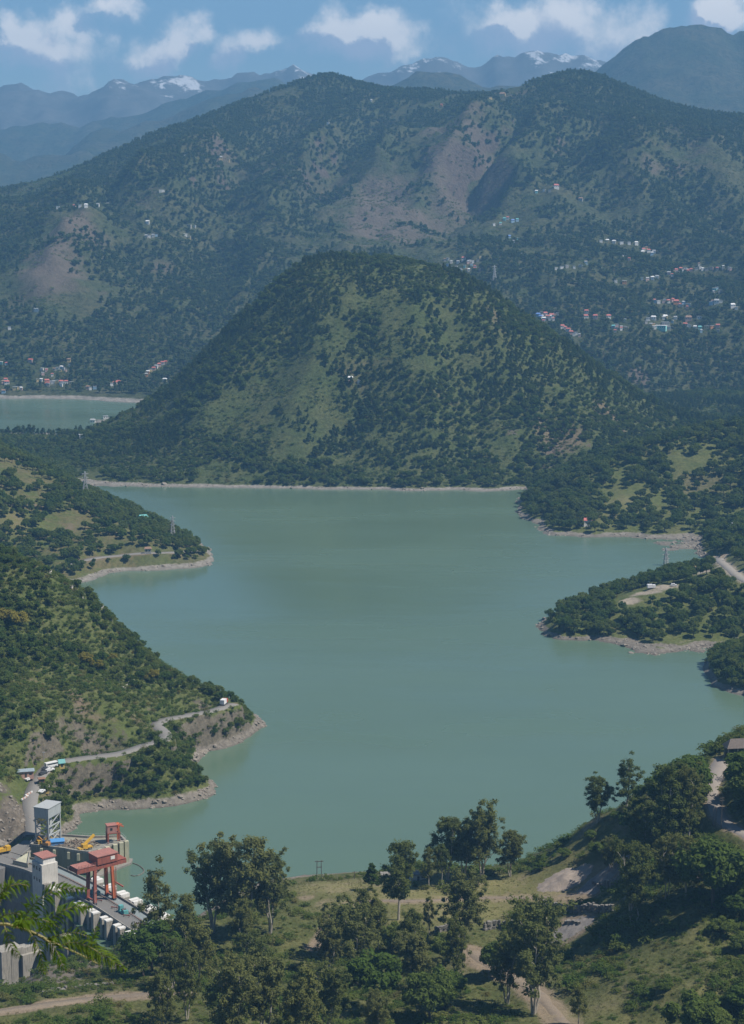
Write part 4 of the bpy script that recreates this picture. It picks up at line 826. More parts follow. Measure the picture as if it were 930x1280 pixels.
# right-hand woods
def d_sh(x, y, z, sl): return 0.80 + 1.3 * nz(x, y, 45, 341) + .6 * nz(x, y, 15, 342) - 1.4 * shoulder.sample(shoulder.attr['meadow'], x, y) - 0.8 * shoulder.sample(shoulder.attr['bare'], x, y)
E_ = thin(spots(shoulder, 16000, 340, d_sh, 2.8, margin=200), 4.8, 6); E_ = E_[seen(E_, [point, shoulder, headland])]
er = np.random.default_rng(6); E_h = er.uniform(0.45, 1.2, len(E_))
def d_pt(x, y, z, sl): return np.where(point.sample(pr_d, x, y) < 6, 0, 0.85 + 1.2 * nz(x, y, 30, 351) - 3.0 * point.sample(point.attr['bare'], x, y) - 3.0 * np.maximum(point.sample(point.attr['bare'], x, y + 8), 0) - 3.0 * np.exp(-(point.sample(pr_d, x, y + 9) / 7.0) ** 2))
D_ = thin(spots(point, 12000, 350, d_pt, 2.6, margin=200), 4.2, 7); D_ = D_[seen(D_, [near, point])]
dr = np.random.default_rng(7); D_h = dr.uniform(0.4, 1.1, len(D_))
def d_hd(x, y, z, sl): return 1.0 + 0 * x
HD = thin(spots(headland, 5000, 360, d_hd, 2.2, margin=200), 3.6, 8); HD_h = np.random.default_rng(8).uniform(0.6, 1.0, len(HD))

# low scrub on the open ground of the hill and the mountain
def d_hs(x, y, z, sl): return 0.55 + 1.2 * nz(x, y, 30, 371) + .5 * nz(x, y, 10, 372)
HS = thin(spots(hill, 90000, 370, d_hs, 2.5), 2.6, 9); HS = HS[seen(HS, [hill, spur, shoulder, point])]; scatter('hill_scrub', HS, np.random.default_rng(10).uniform(0.5, 1.5, len(HS)), SRC_BUSH, 6, 511, (0.9, 1.6))
MS = thin(spots(mountain, 200000, 380, lambda x, y, z, sl: 0.5 + 1.3 * nz(x, y, 90, 381) + .6 * nz(x, y, 25, 382), 6.0), 5.0, 10); MS = MS[seen(MS, [mountain, hill])]; scatter('mountain_scrub', MS, np.random.default_rng(11).uniform(0.9, 2.3, len(MS)), SRC_FARS, 3, 512, (0.9, 1.7))
# ------------------------------------------------ the nearest of them stand as single trees
TB = [tree_meshes('broadleaf', 10.0, s, LEAF_BROAD, BARK_DARK, 0.85, 1.3) for s in (51, 52, 53, 54, 55, 56)]
TP = [tree_meshes('pine', 10.0, s, LEAF_PINE, BARK_DARK, 0.9, 1.0) for s in (61, 62, 63)]
def split_big(P, h, n):
    """indices of the n that show largest, and the rest"""
    s = h / np.linalg.norm(P - np.array([0, 0, CAMH]), axis=1); px, py = project(P[:, 0], P[:, 1], P[:, 2]); s = np.where((px > 0) & (px < 930), s, s * 0.01)
    o = np.argsort(-s); return o[:n], o[n:]
def stand(P, h, idx, seed, label, group, tm_, h0=10.0, name='broadleaf_tree'):
    r = np.random.default_rng(seed)
    for i in idx: one_tree(name, label, tm_[int(r.integers(len(tm_)))], h0, tuple(P[i]), float(h[i]) * h0, float(r.random() * 6.28), group, wide=float(r.uniform(0.9, 1.2)))
pi, po = split_big(D_, D_h, 95); stand(D_, D_h, pi, 401, 'dark broadleaf tree in the dense wood on the rocky point below the pylon', 'broadleaf trees on the rocky point', TB)
ei, eo = split_big(E_, E_h, 45); stand(E_, E_h, ei, 402, 'bluish green tree in the wood on the far shore around the red roofed hut', 'trees on the wooded far shore', TB)
hi_, ho_ = split_big(HD, HD_h, 14); stand(HD, HD_h, hi_, 403, 'dark tree crowding the small shaded headland at the picture edge', 'trees on the small headland', TB)
b_all = project(B2[:, 0], B2[:, 1], B2[:, 2]); low = np.where((b_all[1] > 885) & (b_all[0] > 55))[0]
bi, bo = split_big(B2[low], B2_h[low], 40); stand(B2[low], B2_h[low], bi, 404, 'small bushy tree between the lake road and the rocky waterline', 'small trees below the lake road', TB)
B2r = np.concatenate([B2[low][bo], np.delete(B2, low, 0)]); B2r_h = np.concatenate([B2_h[low][bo], np.delete(B2_h, low)])

scatter('pine_forest', hill_trees[~pb], hill_h[~pb], SRC_PINE, 4, 501, (1.05, 1.6))
scatter('woodland', hill_trees[pb], hill_h[pb] * 0.85, SRC_BROAD, 5, 502)
scatter('mountain_forest', M[mb_], mh[mb_], SRC_FAR, 3, 503, (0.9, 1.5)); scatter('mountain_woodland', M[~mb_], mh[~mb_] * 0.9, SRC_FARB, 3, 504, (0.9, 1.4))
scatter('spur_woodland', S, S_h, SRC_BROAD, 5, 505)
scatter('slope_scrub', B, B_h, SRC_BUSH, 6, 506, (0.9, 1.5)); scatter('slope_woodland', B2r, B2r_h, SRC_BROAD, 5, 507)
eh_ = eo[::2]; scatter('shore_woodland', E_[eh_], E_h[eh_], SRC_DARK, 4, 508); eh_ = eo[1::2]; scatter('shore_coppice', E_[eh_], E_h[eh_], SRC_BROAD, 5, 513); scatter('point_woodland', D_[po], D_h[po], SRC_BROAD, 5, 509)
if len(ho_): scatter('headland_woodland', HD[ho_], HD_h[ho_], SRC_BROAD, 5, 510)
print('COUNTS', len(hill_trees), len(M), len(S), len(B), len(B2), len(E_), len(D_), len(HD))

# ------------------------------------------------ boulders along the waterlines and under the rock faces
def rock_source():
    col = bpy.data.collections.new('boulder_source'); mat = paint('shore_rock', (0.235, 0.205, 0.170), 0.95, wear=0.6, scale=0.7)
    import bmesh
    for k in range(5):
        bm = bmesh.new(); bmesh.ops.create_icosphere(bm, subdivisions=2, radius=1.0); r = np.random.default_rng(800 + k); o = r.normal(size=3) * 9
        for v in bm.verts:
            d = np.array(v.co); f = 1 + 0.9 * float(fbm(d[0] * 1.3 + o[0] + d[2], d[1] * 1.3 + o[1] - d[2], 3, k)); v.co = (d[0] * f * 1.2, d[1] * f, d[2] * f * 0.7)
        me = bpy.data.meshes.new('boulder'); bm.to_mesh(me); bm.free(); me.materials.append(mat); col.objects.link(bpy.data.objects.new('boulder', me))
    return col
SRC_ROCK = rock_source()
for nm, pt, n, hi, seed, big in (('slope_boulders', slope, 60000, 3.4, 811, 1.0), ('point_boulders', point, 40000, 1.9, 812, 1.0), ('spur_boulders', spur, 26000, 2.4, 813, 1.1), ('shore_boulders', shoulder, 26000, 1.8, 814, 1.2), ('hill_boulders', hill, 50000, 2.0, 815, 1.3)):
    K = spots(pt, n, seed, lambda x, y, z, sl: np.where((z < hi) | (pt.sample(pt.attr['rock'], x, y) > .55 if 'rock' in pt.attr else False), .9, 0), -0.3)
    K = thin(K, 1.1, seed); K = K[seen(K, [pt])]; scatter(nm, K, np.random.default_rng(seed).lognormal(-0.75, .5, len(K)) * big, SRC_ROCK, 5, seed, (0.8, 1.3))
# ================================================================ trees of the near ground, one by one
EU = [tree_meshes('eucalyptus', 30.0, s, LEAF_EUC, BARK_PALE, 1.0, 1.0) for s in (71, 72, 73, 74, 75, 76)]
GU = [tree_meshes('gum', 30.0, s, LEAF_EUC2 if s % 2 else LEAF_EUC, BARK_PALE, 1.0, 1.15) for s in (81, 82, 83, 84, 85, 86, 87, 88)]
BN = [tree_meshes('broadleaf', 14.0, s, LEAF_NEAR, BARK_DARK, 0.7, 2.6) for s in (91, 92, 93, 94)]
CO = [tree_meshes('pine', 9.0, s, LEAF_BRIGHT, BARK_DARK, 0.75, 2.0) for s in (97,)]
BB = [tree_meshes('bush', 3.0, s, LEAF_BUSH, BARK_DARK, 0.9, 1.2) for s in (101, 102, 103)]
KIND = {'e': (EU, 30.0, 'eucalyptus_tree'), 'g': (GU, 30.0, 'eucalyptus_tree'), 'b': (BN, 14.0, 'broadleaf_tree'), 'c': (CO, 9.0, 'conifer')}
rt_ = np.random.default_rng(77)
near_xy = []
def plant(px, py, hp, kind, wide, label, group=None, var=None, turn=None):
    p = near.at(px, min(py, 1335)) if py <= 1335 else near.at(px, 1335)
    lst, h0, nm = KIND[kind]; h = hp * m_per_px(p) / 0.94
    near_xy.append((p[0], p[1]))
    return one_tree(nm, label, lst[int(rt_.integers(len(lst))) if var is None else var], h0, (p[0], p[1], p[2] - 0.3), h, float(rt_.random() * 6.28) if turn is None else turn, group, wide=wide)
NAMED = [
    (303, 1176, 134, 'g', 0.95, 'tallest domed eucalyptus at the lake edge beside the dam end'),
    (266, 1166, 108, 'g', 0.95, 'eucalyptus with open crown next to the tallest domed one, on its dam side'),
    (338, 1168, 100, 'g', 0.85, 'eucalyptus leaning towards the meadow beside the tallest domed tree'),
    (197, 1198, 108, 'e', 0.85, 'slim dark eucalyptus standing right behind the end of the dam deck'),
    (234, 1196, 76, 'e', 1.0, 'dark bushy eucalyptus between the slim one by the dam and the domed group'),
    (190, 1216, 62, 'b', 1.0, 'dark spreading eucalyptus in front of the slim one at the dam end'),
    (306, 1192, 62, 'g', 1.0, 'small eucalyptus with a bare pale forked trunk below the domed group'),
    (498, 1150, 95, 'e', 1.0, 'narrow tall eucalyptus standing alone at the near edge of the meadow'),
    (560, 1100, 76, 'g', 1.1, 'dark round eucalyptus forming the first half of the lakeside pair on the knoll'),
    (602, 1100, 90, 'g', 1.05, 'taller dense eucalyptus of the lakeside pair on the knoll'),
    (581, 1099, 70, 'g', 0.9, 'eucalyptus filling the gap between the lakeside pair on the knoll'),
    (638, 1096, 57, 'g', 1.1, 'light open eucalyptus with a white trunk beside the lakeside pair'),
    (536, 1110, 50, 'e', 0.8, 'slender young eucalyptus in front of the lakeside pair, nearer the pole'),
    (553, 1108, 54, 'e', 0.85, 'slender young eucalyptus in front of the dark round tree of the pair'),
    (577, 1180, 88, 'g', 1.05, 'eucalyptus with a long pale trunk growing on the bank below the meadow'),
    (537, 1168, 46, 'e', 0.7, 'thin sapling with a wispy crown on the bank below the meadow'),
    (667, 1268, 134, 'g', 0.95, 'big eucalyptus with a straight white trunk beside the dirt road'),
    (634, 1256, 92, 'g', 0.9, 'dark eucalyptus crowding behind the white trunk beside the dirt road'),
    (747, 1028, 56, 'g', 1.15, 'domed tree alone on the ridge against the water, the lower of two'),
    (783, 1010, 60, 'e', 1.1, 'airy upright tree on the ridge against the water, the higher of two'),
    (860, 1006, 62, 'b', 1.0, 'broad olive tree at the bend of the hillside road'),
    (846, 1004, 48, 'b', 1.1, 'rounded green tree on the crest before the bend of the hillside road'),
    (818, 1010, 36, 'b', 1.2, 'low rounded tree at the lake end of the crest row'),
    (838, 1068, 98, 'g', 1.15, 'large feathery eucalyptus in the middle of the crest group'),
    (860, 1054, 86, 'g', 1.0, 'eucalyptus hanging over the hillside road'),
    (806, 1078, 72, 'g', 1.0, 'eucalyptus on the ridge flank with a bare slanting limb'),
    (792, 1160, 102, 'g', 0.85, 'tall sparse eucalyptus with bare white limbs above the quarry'),
    (832, 1124, 76, 'g', 0.95, 'pale trunked eucalyptus beside the sparse one above the quarry'),
    (857, 1124, 78, 'e', 1.0, 'straight trunked eucalyptus at the end of the bench track'),
    (891, 1134, 84, 'b', 0.95, 'dense dark dome shaped tree on the slope under the hillside road'),
    (918, 1122, 48, 'b', 1.0, 'smaller dark tree tucked beside the dense dome shaped one'),
    (764, 1092, 44, 'g', 1.0, 'small scrubby eucalyptus at the foot of the ridge by the gravel heaps'),
    (465, 1113, 32, 'c', 1.25, 'bright green conical shrub tree on the meadow rim'),
    (430, 1196, 72, 'g', 1.1, 'olive eucalyptus beside the bend of the meadow track'),
    (866, 1306, 62, 'b', 1.0, 'olive round tree at the bottom of the right slope'),
    (723, 1282, 48, 'e', 0.9, 'thin pale stemmed tree above the dirt road on the green slope'),
    (940, 1002, 62, 'b', 1.1, 'dark tree on the cut bank above the shaded bend of the road'),
    (948, 1022, 60, 'b', 1.0, 'dark tree overhanging the lower cut bank of the shaded road'),
    (938, 985, 30, 'b', 1.1, 'green leafy tree on the cut bank below the ruined shelter'),
    (911, 931, 9, 'b', 1.1, 'dark bushy tree under the little domed kiosk'),
]
for k, t in enumerate(NAMED): plant(*t)
MASS = [(456, 1196, 76, 'g'), (472, 1188, 62, 'e'), (414, 1218, 74, 'g'), (446, 1230, 92, 'g'), (511, 1218, 82, 'e'), (320, 1240, 74, 'g'),
        (250, 1240, 82, 'e'), (234, 1276, 88, 'g'), (204, 1292, 70, 'g'), (332, 1302, 112, 'g'), (290, 1322, 116, 'g'), (376, 1322, 102, 'g'), (410, 1292, 86, 'g'),
        (216, 1238, 62, 'g'), (520, 1240, 80, 'g'), (570, 1226, 72, 'g'), (536, 1282, 70, 'b'), (470, 1312, 72, 'g'),
        (120, 1316, 50, 'b'), (180, 1222, 44, 'b'), (466, 1262, 70, 'b'), (556, 1262, 52, 'b'),
        (620, 1222, 46, 'b'), (490, 1195, 42, 'b'), (515, 1190, 40, 'b'), (555, 1205, 38, 'b')]
for px, py, hp, k in MASS:
    lb = {'g': 'grey green eucalyptus in the close grove below the meadow', 'e': 'slim eucalyptus rising out of the grove below the meadow', 'b': 'dark low broadleaf tree among the eucalyptus grove below the meadow'}[k]
    plant(px, py, hp, k, float(rt_.uniform(0.72, 1.0)), lb, 'trees of the grove below the meadow')
RIDGE = [(705, 1072, 12), (738, 1050, 13), (752, 1072, 20), (790, 1040, 24), (820, 1036, 34), (850, 1032, 38), (770, 1026, 12), (800, 1018, 18), (856, 1085, 34), (815, 1100, 30), (862, 1015, 40), (675, 1088, 12)]
for px, py, hp in RIDGE:
    plant(px, py, hp, 'b', float(rt_.uniform(1.0, 1.4)), 'low green tree in the thicket covering the ridge above the gravel heaps', 'trees of the ridge thicket')
LOW = [(905, 1170, 22), (925, 1192, 26), (930, 1264, 34), (895, 1290, 30), (830, 1240, 15), (926, 1145, 30), (840, 1165, 14)]
for px, py, hp in LOW:
    plant(px, py, hp, 'b', float(rt_.uniform(1.0, 1.4)), 'bushy tree on the steep grassy slope under the hillside road', 'bushy trees on the steep grassy slope')

# scrub and tall grass on the near ground
nearx = np.array(near_xy)
_e0, _e1 = at_z(41, 1094, 8.0)[:2], at_z(161, 1162, 8.0)[:2]; _u = (_e1 - _e0) / np.linalg.norm(_e1 - _e0); _n = np.array([-_u[1], _u[0]]) * (1 if _u[0] > 0 else -1)
def in_dam(x, y):
    n = (x - _e1[0]) * _n[0] + (y - _e1[1]) * _n[1]; u = (x - _e1[0]) * _u[0] + (y - _e1[1]) * _u[1]
    return (n > -6) & (u < 3) | (u < -45)
def d_near(x, y, z, sl):
    b = 0.66 + 1.0 * nz(x, y, 26, 601) + 0.7 * nz(x, y, 9, 602) - 1.05 * near.sample(near.attr['meadow'], x, y) - 2.4 * near.sample(near.attr['bare'], x, y) - 1.6 * near.sample(near.attr['bare'], x, y + 5)
    px, py = project(x, y, z)
    b = b + np.where(z < 0, .6, 0)
    b = b + 0.45 * sstep(680, 740, px) + 0.25 * sstep(1170, 1200, py) * sstep(260, 120, px)
    for d_, w_ in zip(td, (8.5, 3.4, 3.6, 6.5)): b = np.where(near.sample(d_, x, y) < w_, 0, b)
    q = near.at(915, 949); b = np.where((np.abs(x - q[0] - 3) < 9) & (y < q[1] + 4) & (y > q[1] - 16), 0, b); q = near.at(924, 909); b = np.where((np.abs(x - q[0]) < 5) & (y < q[1] + 3) & (y > q[1] - 14), 0, b)
    return np.where(in_dam(x, y), 0, b)
NB = thin(spots(near, 60000, 600, d_near, -40, margin=260), 1.9, 61); NB = NB[seen(NB, [near])]
nr_ = np.random.default_rng(62); NB_h = nr_.uniform(0.45, 1.5, len(NB)) * np.where(project(NB[:, 0], NB[:, 1], NB[:, 2])[0] > 690, 1.15, 1.0) * np.clip(1 + 1.2 * nz(NB[:, 0], NB[:, 1], 20, 603), 0.5, 1.6)
scatter('scrub', NB, NB_h, SRC_BUSH, 6, 604, (0.9, 1.6))
SRC_TUFT = stuff_source('bush', 1.0, (37, 38, 39), leaf_mat('dry_grass_blades', (0.105, 0.125, 0.035), (0.17, 0.16, 0.06), None), BARK_DARK, 1.2, 0.12)
def d_tuft(x, y, z, sl):
    b = 0.75 - 0.8 * near.sample(near.attr['bare'], x, y) + 0.5 * nz(x, y, 7, 605)
    for d_, w_ in zip(td, (5.0, 2.0, 2.6, 4.6)): b = np.where(near.sample(d_, x, y) < w_, 0, b)
    return np.where(in_dam(x, y), 0, b)
NT = thin(spots(near, 330000, 606, d_tuft, 1.6, margin=260), 0.95, 63); NT = NT[seen(NT, [near])]
scatter('grass', NT, np.random.default_rng(64).uniform(0.25, 0.75, len(NT)), SRC_TUFT, 3, 607, (0.9, 1.8))
print('NEAR', len(NB), len(NT), len(near_xy))
# yellowing trees on the lakeside slope
YL = [tree_meshes('broadleaf', 8.0, s, LEAF_YELLOW, BARK_DARK, 0.8, 1.3) for s in (111, 112)]
for px, py, hp, lb in ((80, 723, 16, 'yellow leaved tree near the top of the slope under the footpath'), (22, 786, 24, 'yellow leaved tree at the slope edge near the picture border'), (6, 780, 20, 'yellow leaved tree cut by the picture border on the slope'),
                       (107, 832, 18, 'yellow leaved tree halfway down the lakeside slope'), (122, 838, 14, 'small yellow tree just below the halfway one on the slope'), (190, 852, 16, 'yellow leaved tree low on the slope towards the point'), (140, 828, 12, 'small yellowish tree right of the halfway one on the slope')):
    p = slope.at(px, py); one_tree('broadleaf_tree', lb, YL[int(rt_.integers(2))], 8.0, tuple(p), hp * m_per_px(p), float(rt_.random() * 6), None, wide=1.3)
# ================================================================ THE DAM and what stands on it
CONC = paint('dam_concrete', (0.33, 0.31, 0.27), 0.9, wear=0.85, scale=0.16)
CONC_D = paint('stained_concrete', (0.23, 0.215, 0.19), 0.92, wear=0.7, scale=0.15)
CREAM = paint('cream_concrete', (0.44, 0.43, 0.31), 0.85, wear=0.55, scale=0.18)
WHITE = paint('white_paint', (0.66, 0.65, 0.62), 0.7, wear=0.35, scale=0.4)
DECK = paint('deck_asphalt', (0.155, 0.150, 0.142), 0.92, wear=0.3, scale=0.2)
GALL = paint('gallery_plates', (0.20, 0.235, 0.235), 0.75, wear=0.35, scale=0.3)
RED = paint('red_crane_paint', (0.30, 0.080, 0.050), 0.75, wear=0.85, scale=0.5)
ORANGE = paint('orange_crane_paint', (0.50, 0.13, 0.05), 0.6, wear=0.4, scale=0.4)
PINKROOF = paint('faded_red_roof', (0.36, 0.15, 0.12), 0.85, wear=0.7, scale=0.3)
STEEL = paint('grey_steel', (0.38, 0.40, 0.40), 0.55, wear=0.3, scale=0.6)
CLAD = paint('grey_cladding', (0.34, 0.37, 0.38), 0.6, wear=0.3, scale=0.3)
DARKM = paint('dark_metal', (0.05, 0.05, 0.055), 0.6, wear=0.3)
GLASS = paint('window_glass', (0.03, 0.04, 0.05), 0.15, wear=0.1)
YEL = paint('yellow_machine_paint', (0.56, 0.33, 0.03), 0.55, wear=0.35)
TEAL = paint('teal_machine_paint', (0.10, 0.33, 0.33), 0.6, wear=0.4)
BLUEP = paint('blue_tarpaulin', (0.06, 0.22, 0.48), 0.6, wear=0.2)
TYRE = paint('black_rubber', (0.025, 0.025, 0.025), 0.9, wear=0.2)
RUST = paint('rusty_rail', (0.17, 0.10, 0.07), 0.85, wear=0.5)
ZD = 8.0
E0 = at_z(41, 1094, ZD)[:2]; E1 = at_z(161, 1162, ZD)[:2]
U = (E1 - E0) / np.linalg.norm(E1 - E0); Nn = np.array([-U[1], U[0]])
if Nn[1] < 0: Nn = -Nn
UA = math.atan2(U[1], U[0])
EM = at_z(108, 1128, ZD)[:2]
def dl(u, n):
    """dam coordinates: u along the crest to the right abutment, n upstream; origin at the crest edge under the crane"""
    return EM + U * u + Nn * n
dz0 = at_z(0, 1081.5, ZD)[:2]; v1 = (dz0 - E0) / np.linalg.norm(dz0 - E0)
crest = [dz0 + v1 * 95 + np.array([-6, 22]), dz0 + v1 * 45, dz0, E0, EM, E1, E1 + U * 16]
crest = np.array([[p[0], p[1], 0] for p in crest]); crest = curve(crest, 5.0)[:, :2]
def offs(pl, n):
    d = np.gradient(pl, axis=0); d /= np.linalg.norm(d, axis=1)[:, None]; q = np.stack([-d[:, 1], d[:, 0]], 1); return pl + q * n
def sweep(prof, pl=None, closed=True):
    """prof: list of (n,z)"""
    pl = crest if pl is None else pl; m = MB(); k = len(prof); vs = []; fs = []
    cols = [offs(pl, n) for n, z in prof]
    for i in range(len(pl)):
        for j, (n, z) in enumerate(prof): vs.append((cols[j][i][0], cols[j][i][1], z))
    for i in range(len(pl) - 1):
        for j in range(k if closed else k - 1): a = i * k + j; b = i * k + (j + 1) % k; fs.append((a, b, b + k, a + k))
    if closed: fs += [tuple(range(k - 1, -1, -1)), tuple((len(pl) - 1) * k + j for j in range(k))]
    m.add(vs, fs); return m
W = 15.0
dam = thing('dam', 'grey concrete dam with a road on its crest and buttressed shaded downstream face', 'dam', (0, 0, 0))
sweep([(0, ZD), (0, 3), (-2, -6), (-12, -88), (W, -88), (W, ZD)]).build('wall', CONC_D, dam)
sweep([(1.0, ZD + .02), (1.0, ZD + .10), (8.0, ZD + .10), (8.0, ZD + .02)]).build('roadway', DECK, dam)
sweep([(8.4, ZD + .02), (8.4, ZD + .35), (9.0, ZD + .35), (9.0, ZD + .02)]).build('rail_kerb', RUST, dam)
sweep([(9.3, ZD + .02), (9.3, ZD + .16), (12.6, ZD + .16), (12.6, ZD + .02)]).build('gallery_cover', GALL, dam)
sweep([(13.2, ZD + .02), (13.2, ZD + .9), (13.6, ZD + .9), (13.6, ZD + .02)]).build('upstream_parapet', CONC_D, dam)
ci = int(np.argmin(np.hypot(*(crest - E0).T))) + 1
sweep([(0.05, ZD + .02), (0.05, ZD + 1.2), (0.45, ZD + 1.2), (0.45, ZD + .02)], crest[:ci + 1]).build('parapet', CONC, dam)
sweep([(0.05, ZD + .02), (0.05, ZD + .8), (0.35, ZD + .8), (0.35, ZD + .02)], crest[ci + 3:]).build('parapet', CONC, dam)
def local_box(m, u0, u1, n0, n1, z0, z1):
    q = [dl(u0, n0), dl(u1, n0), dl(u1, n1), dl(u0, n1)]; m.prism([tuple(p) for p in q], z0, z1); return m
pier_u = [-24.0, -13.0, -2.5, 8.0, 18.5, 29.0, 38.5]
for i, u in enumerate(pier_u):
    for k in (0.0, 3.6):
        p = local_box(MB(), u + k, u + k + 1.9, -4.6, -0.02, -46, ZD - 0.2).build('buttress', CONC, dam)
        local_box(MB(), u + k - .12, u + k + 2.02, -4.7, -1.6, ZD - 0.2, ZD + 0.45).build('cap', WHITE, p)
    p = local_box(MB(), u - 0.5, u + 5.2, W - 0.02, W + 4.4, -16, ZD - 1.2).build('pier_head', CONC, dam)
    for k in (0.1, 2.8): local_box(MB(), u + k, u + k + 2.0, W + .3, W + 4.6, ZD - 1.2, ZD + .2).build('cap', WHITE, p)
for u0, u1 in zip(pier_u[:-1], pier_u[1:]):
    local_box(MB(), u0 + 5.6, u1, -1.0, 0.0, ZD - 4.5, ZD - 3.3).build('gate_beam', DARKM, dam)
for k, u in enumerate((-44, -39.5, -35, -30.5)): local_box(MB(), u - 26, u - 24.4, -1.6, -0.01, -30, ZD - 1.4).build('rib', CONC_D, dam)
for u in (-86, -81, -76): pass
# training walls of the spillway, standing in the gorge
for (px, py, w, d, zt, zb) in ((10, 1184, 7.5, 10, -9, -70), (27, 1183, 4.5, 12, -9.5, -70), (38, 1190, 3.5, 9, -12, -70), (92, 1168, 7, 10, -4, -60), (108, 1172, 5, 9, -5, -60), (126, 1166, 4, 8, -3, -50), (72, 1176, 4, 9, -7, -60)):
    c = at_z(px, py, zt)[:2]; m = MB(); q = [c - U * w / 2 - Nn * d / 2, c + U * w / 2 - Nn * d / 2, c + U * w / 2 + Nn * d / 2, c - U * w / 2 + Nn * d / 2]
    m.prism([tuple(p) for p in q], zb, zt); o = m.build('spillway_pier', CONC, dam)

# lift house on the downstream edge
def frame_at(name, label, cat, u, n, z, group=None):
    p = dl(u, n); return thing(name, label, cat, (p[0], p[1], z), UA, group)
uc = lambda px, py, z: (lambda q: (float((q - EM) @ U), float((q - EM) @ Nn)))(at_z(px, py, z)[:2])
lu, ln = uc(53, 1112, ZD); ru, rn = uc(70, 1107, ZD)
lt = frame_at('lift_house', 'white concrete lift house with a flat red roof on the dam edge', 'tower', lu, ln, ZD)
MB().box(-8.6, 0, 0, 7.6, -40, 10.6).build('wall', paint('tower_plaster', (0.56, 0.54, 0.50), 0.85, wear=0.4, scale=0.25), lt)
MB().box(-8.2, -0.9, 1.2, 7.0, 10.61, 13.0).build('penthouse', WHITE, lt)
MB().box(-8.9, -0.5, 0.7, 7.5, 13.01, 13.45).build('roof', PINKROOF, lt)
for k in range(3): MB().box(-7.4 + 2.4 * k, -6.3 + 2.4 * k, -0.06, 0.05, 7.6, 9.2).build('window', GLASS, lt)
for k in range(3): MB().box(-7.4 + 2.4 * k, -6.5 + 2.4 * k, -0.06, 0.05, 2.6, 4.0).build('window', GLASS, lt)
MB().box(-0.04, 0.06, 4.6, 5.9, 0.1, 2.3).build('door', DARKM, lt)
MB().box(0.0, 1.6, 0.2, 3.0, 0.1, 2.5).build('porch', CONC_D, lt)

# the red gantry crane
def gantry(name, label, u, n, z, gauge, base, hleg, parts):
    return frame_at(name, label, 'crane', u, n, z)
g = frame_at('gantry_crane', 'large red gantry crane straddling the dam road on four legs', 'crane', 1.8, 1.3, ZD)
for x in (-2.9, 2.9):
    for y, top in ((0.0, 15.0), (9.2, 15.0)):
        m = MB(); m.bar((x, y, 0.9), (x * 0.9, y + (0.5 if y == 0 else -0.5), 15.0), 1.15, 1.25); leg = m.build('leg', RED if y == 0 else ORANGE, g)
        MB().box(x - 1.1, x + 1.1, y - .5, y + .5, 0.3, 1.0).build('bogie', DARKM, leg)
for y in (0.0, 9.2): MB().box(-2.9, 2.9, y - .3, y + .3, 1.3, 1.9).build('sill_beam', RED, g)
MB().bar((-2.7, 0.4, 9), (-2.7, 9.8, 14.6), .3).bar((2.7, 9.8, 9), (2.7, 0.4, 14.6), .01).build('brace', RED, g)
for x in (-2.6, 2.6): MB().box(x - .6, x + .6, -8.0, 15.4, 15.02, 16.7).build('main_beam', RED, g)
for y in (-7.6, 4.0, 14.8): MB().box(-2.0, 2.0, y - .4, y + .4, 15.2, 16.8).build('cross_beam', RED, g)
MB().box(-3.2, 3.2, -7.8, 1.0, 17.02, 17.25).build('platform', PINKROOF, g)
MB().box(-3.4, 3.4, 11.2, 15.2, 17.02, 17.2).build('platform', RED, g)
cab = MB().box(-3.6, 3.6, 1.4, 11.0, 17.02, 20.4).build('machine_house', RED, g)
MB().box(-3.9, 3.9, 1.1, 11.3, 20.41, 20.7).build('roof', PINKROOF, cab)
MB().box(3.58, 3.70, 7.6, 9.6, 18.2, 19.6).build('window', WHITE, cab)
m = MB()
for y in np.arange(-7.4, 1.0, 1.6): m.bar((3.1, y, 17.2), (3.1, y, 18.3), .08)
m.bar((3.1, -7.5, 18.3), (3.1, 1.0, 18.3), .09); m.bar((3.1, -7.5, 17.8), (3.1, 1.0, 17.8), .07); m.build('railing', RED, g)
MB().box(-3.4, -3.0, -9.2, -4.5, 15.6, 16.9).build('cable_drum', DARKM, g)
m = MB()
for k in range(12): m.bar((3.5, 9.8, 1.0 + k * 1.15), (4.1, 9.8, 1.0 + k * 1.15), .09)
m.bar((3.4, 9.8, .8), (3.4, 9.8, 14.6), .12); m.bar((4.1, 9.8, .8), (4.1, 9.8, 14.6), .12); m.build('ladder', RED, g)
MB().bar((2.6, 9.6, 8.0), (5.0, 12.6, 5.6), .7, .5).build('jib', RED, g)

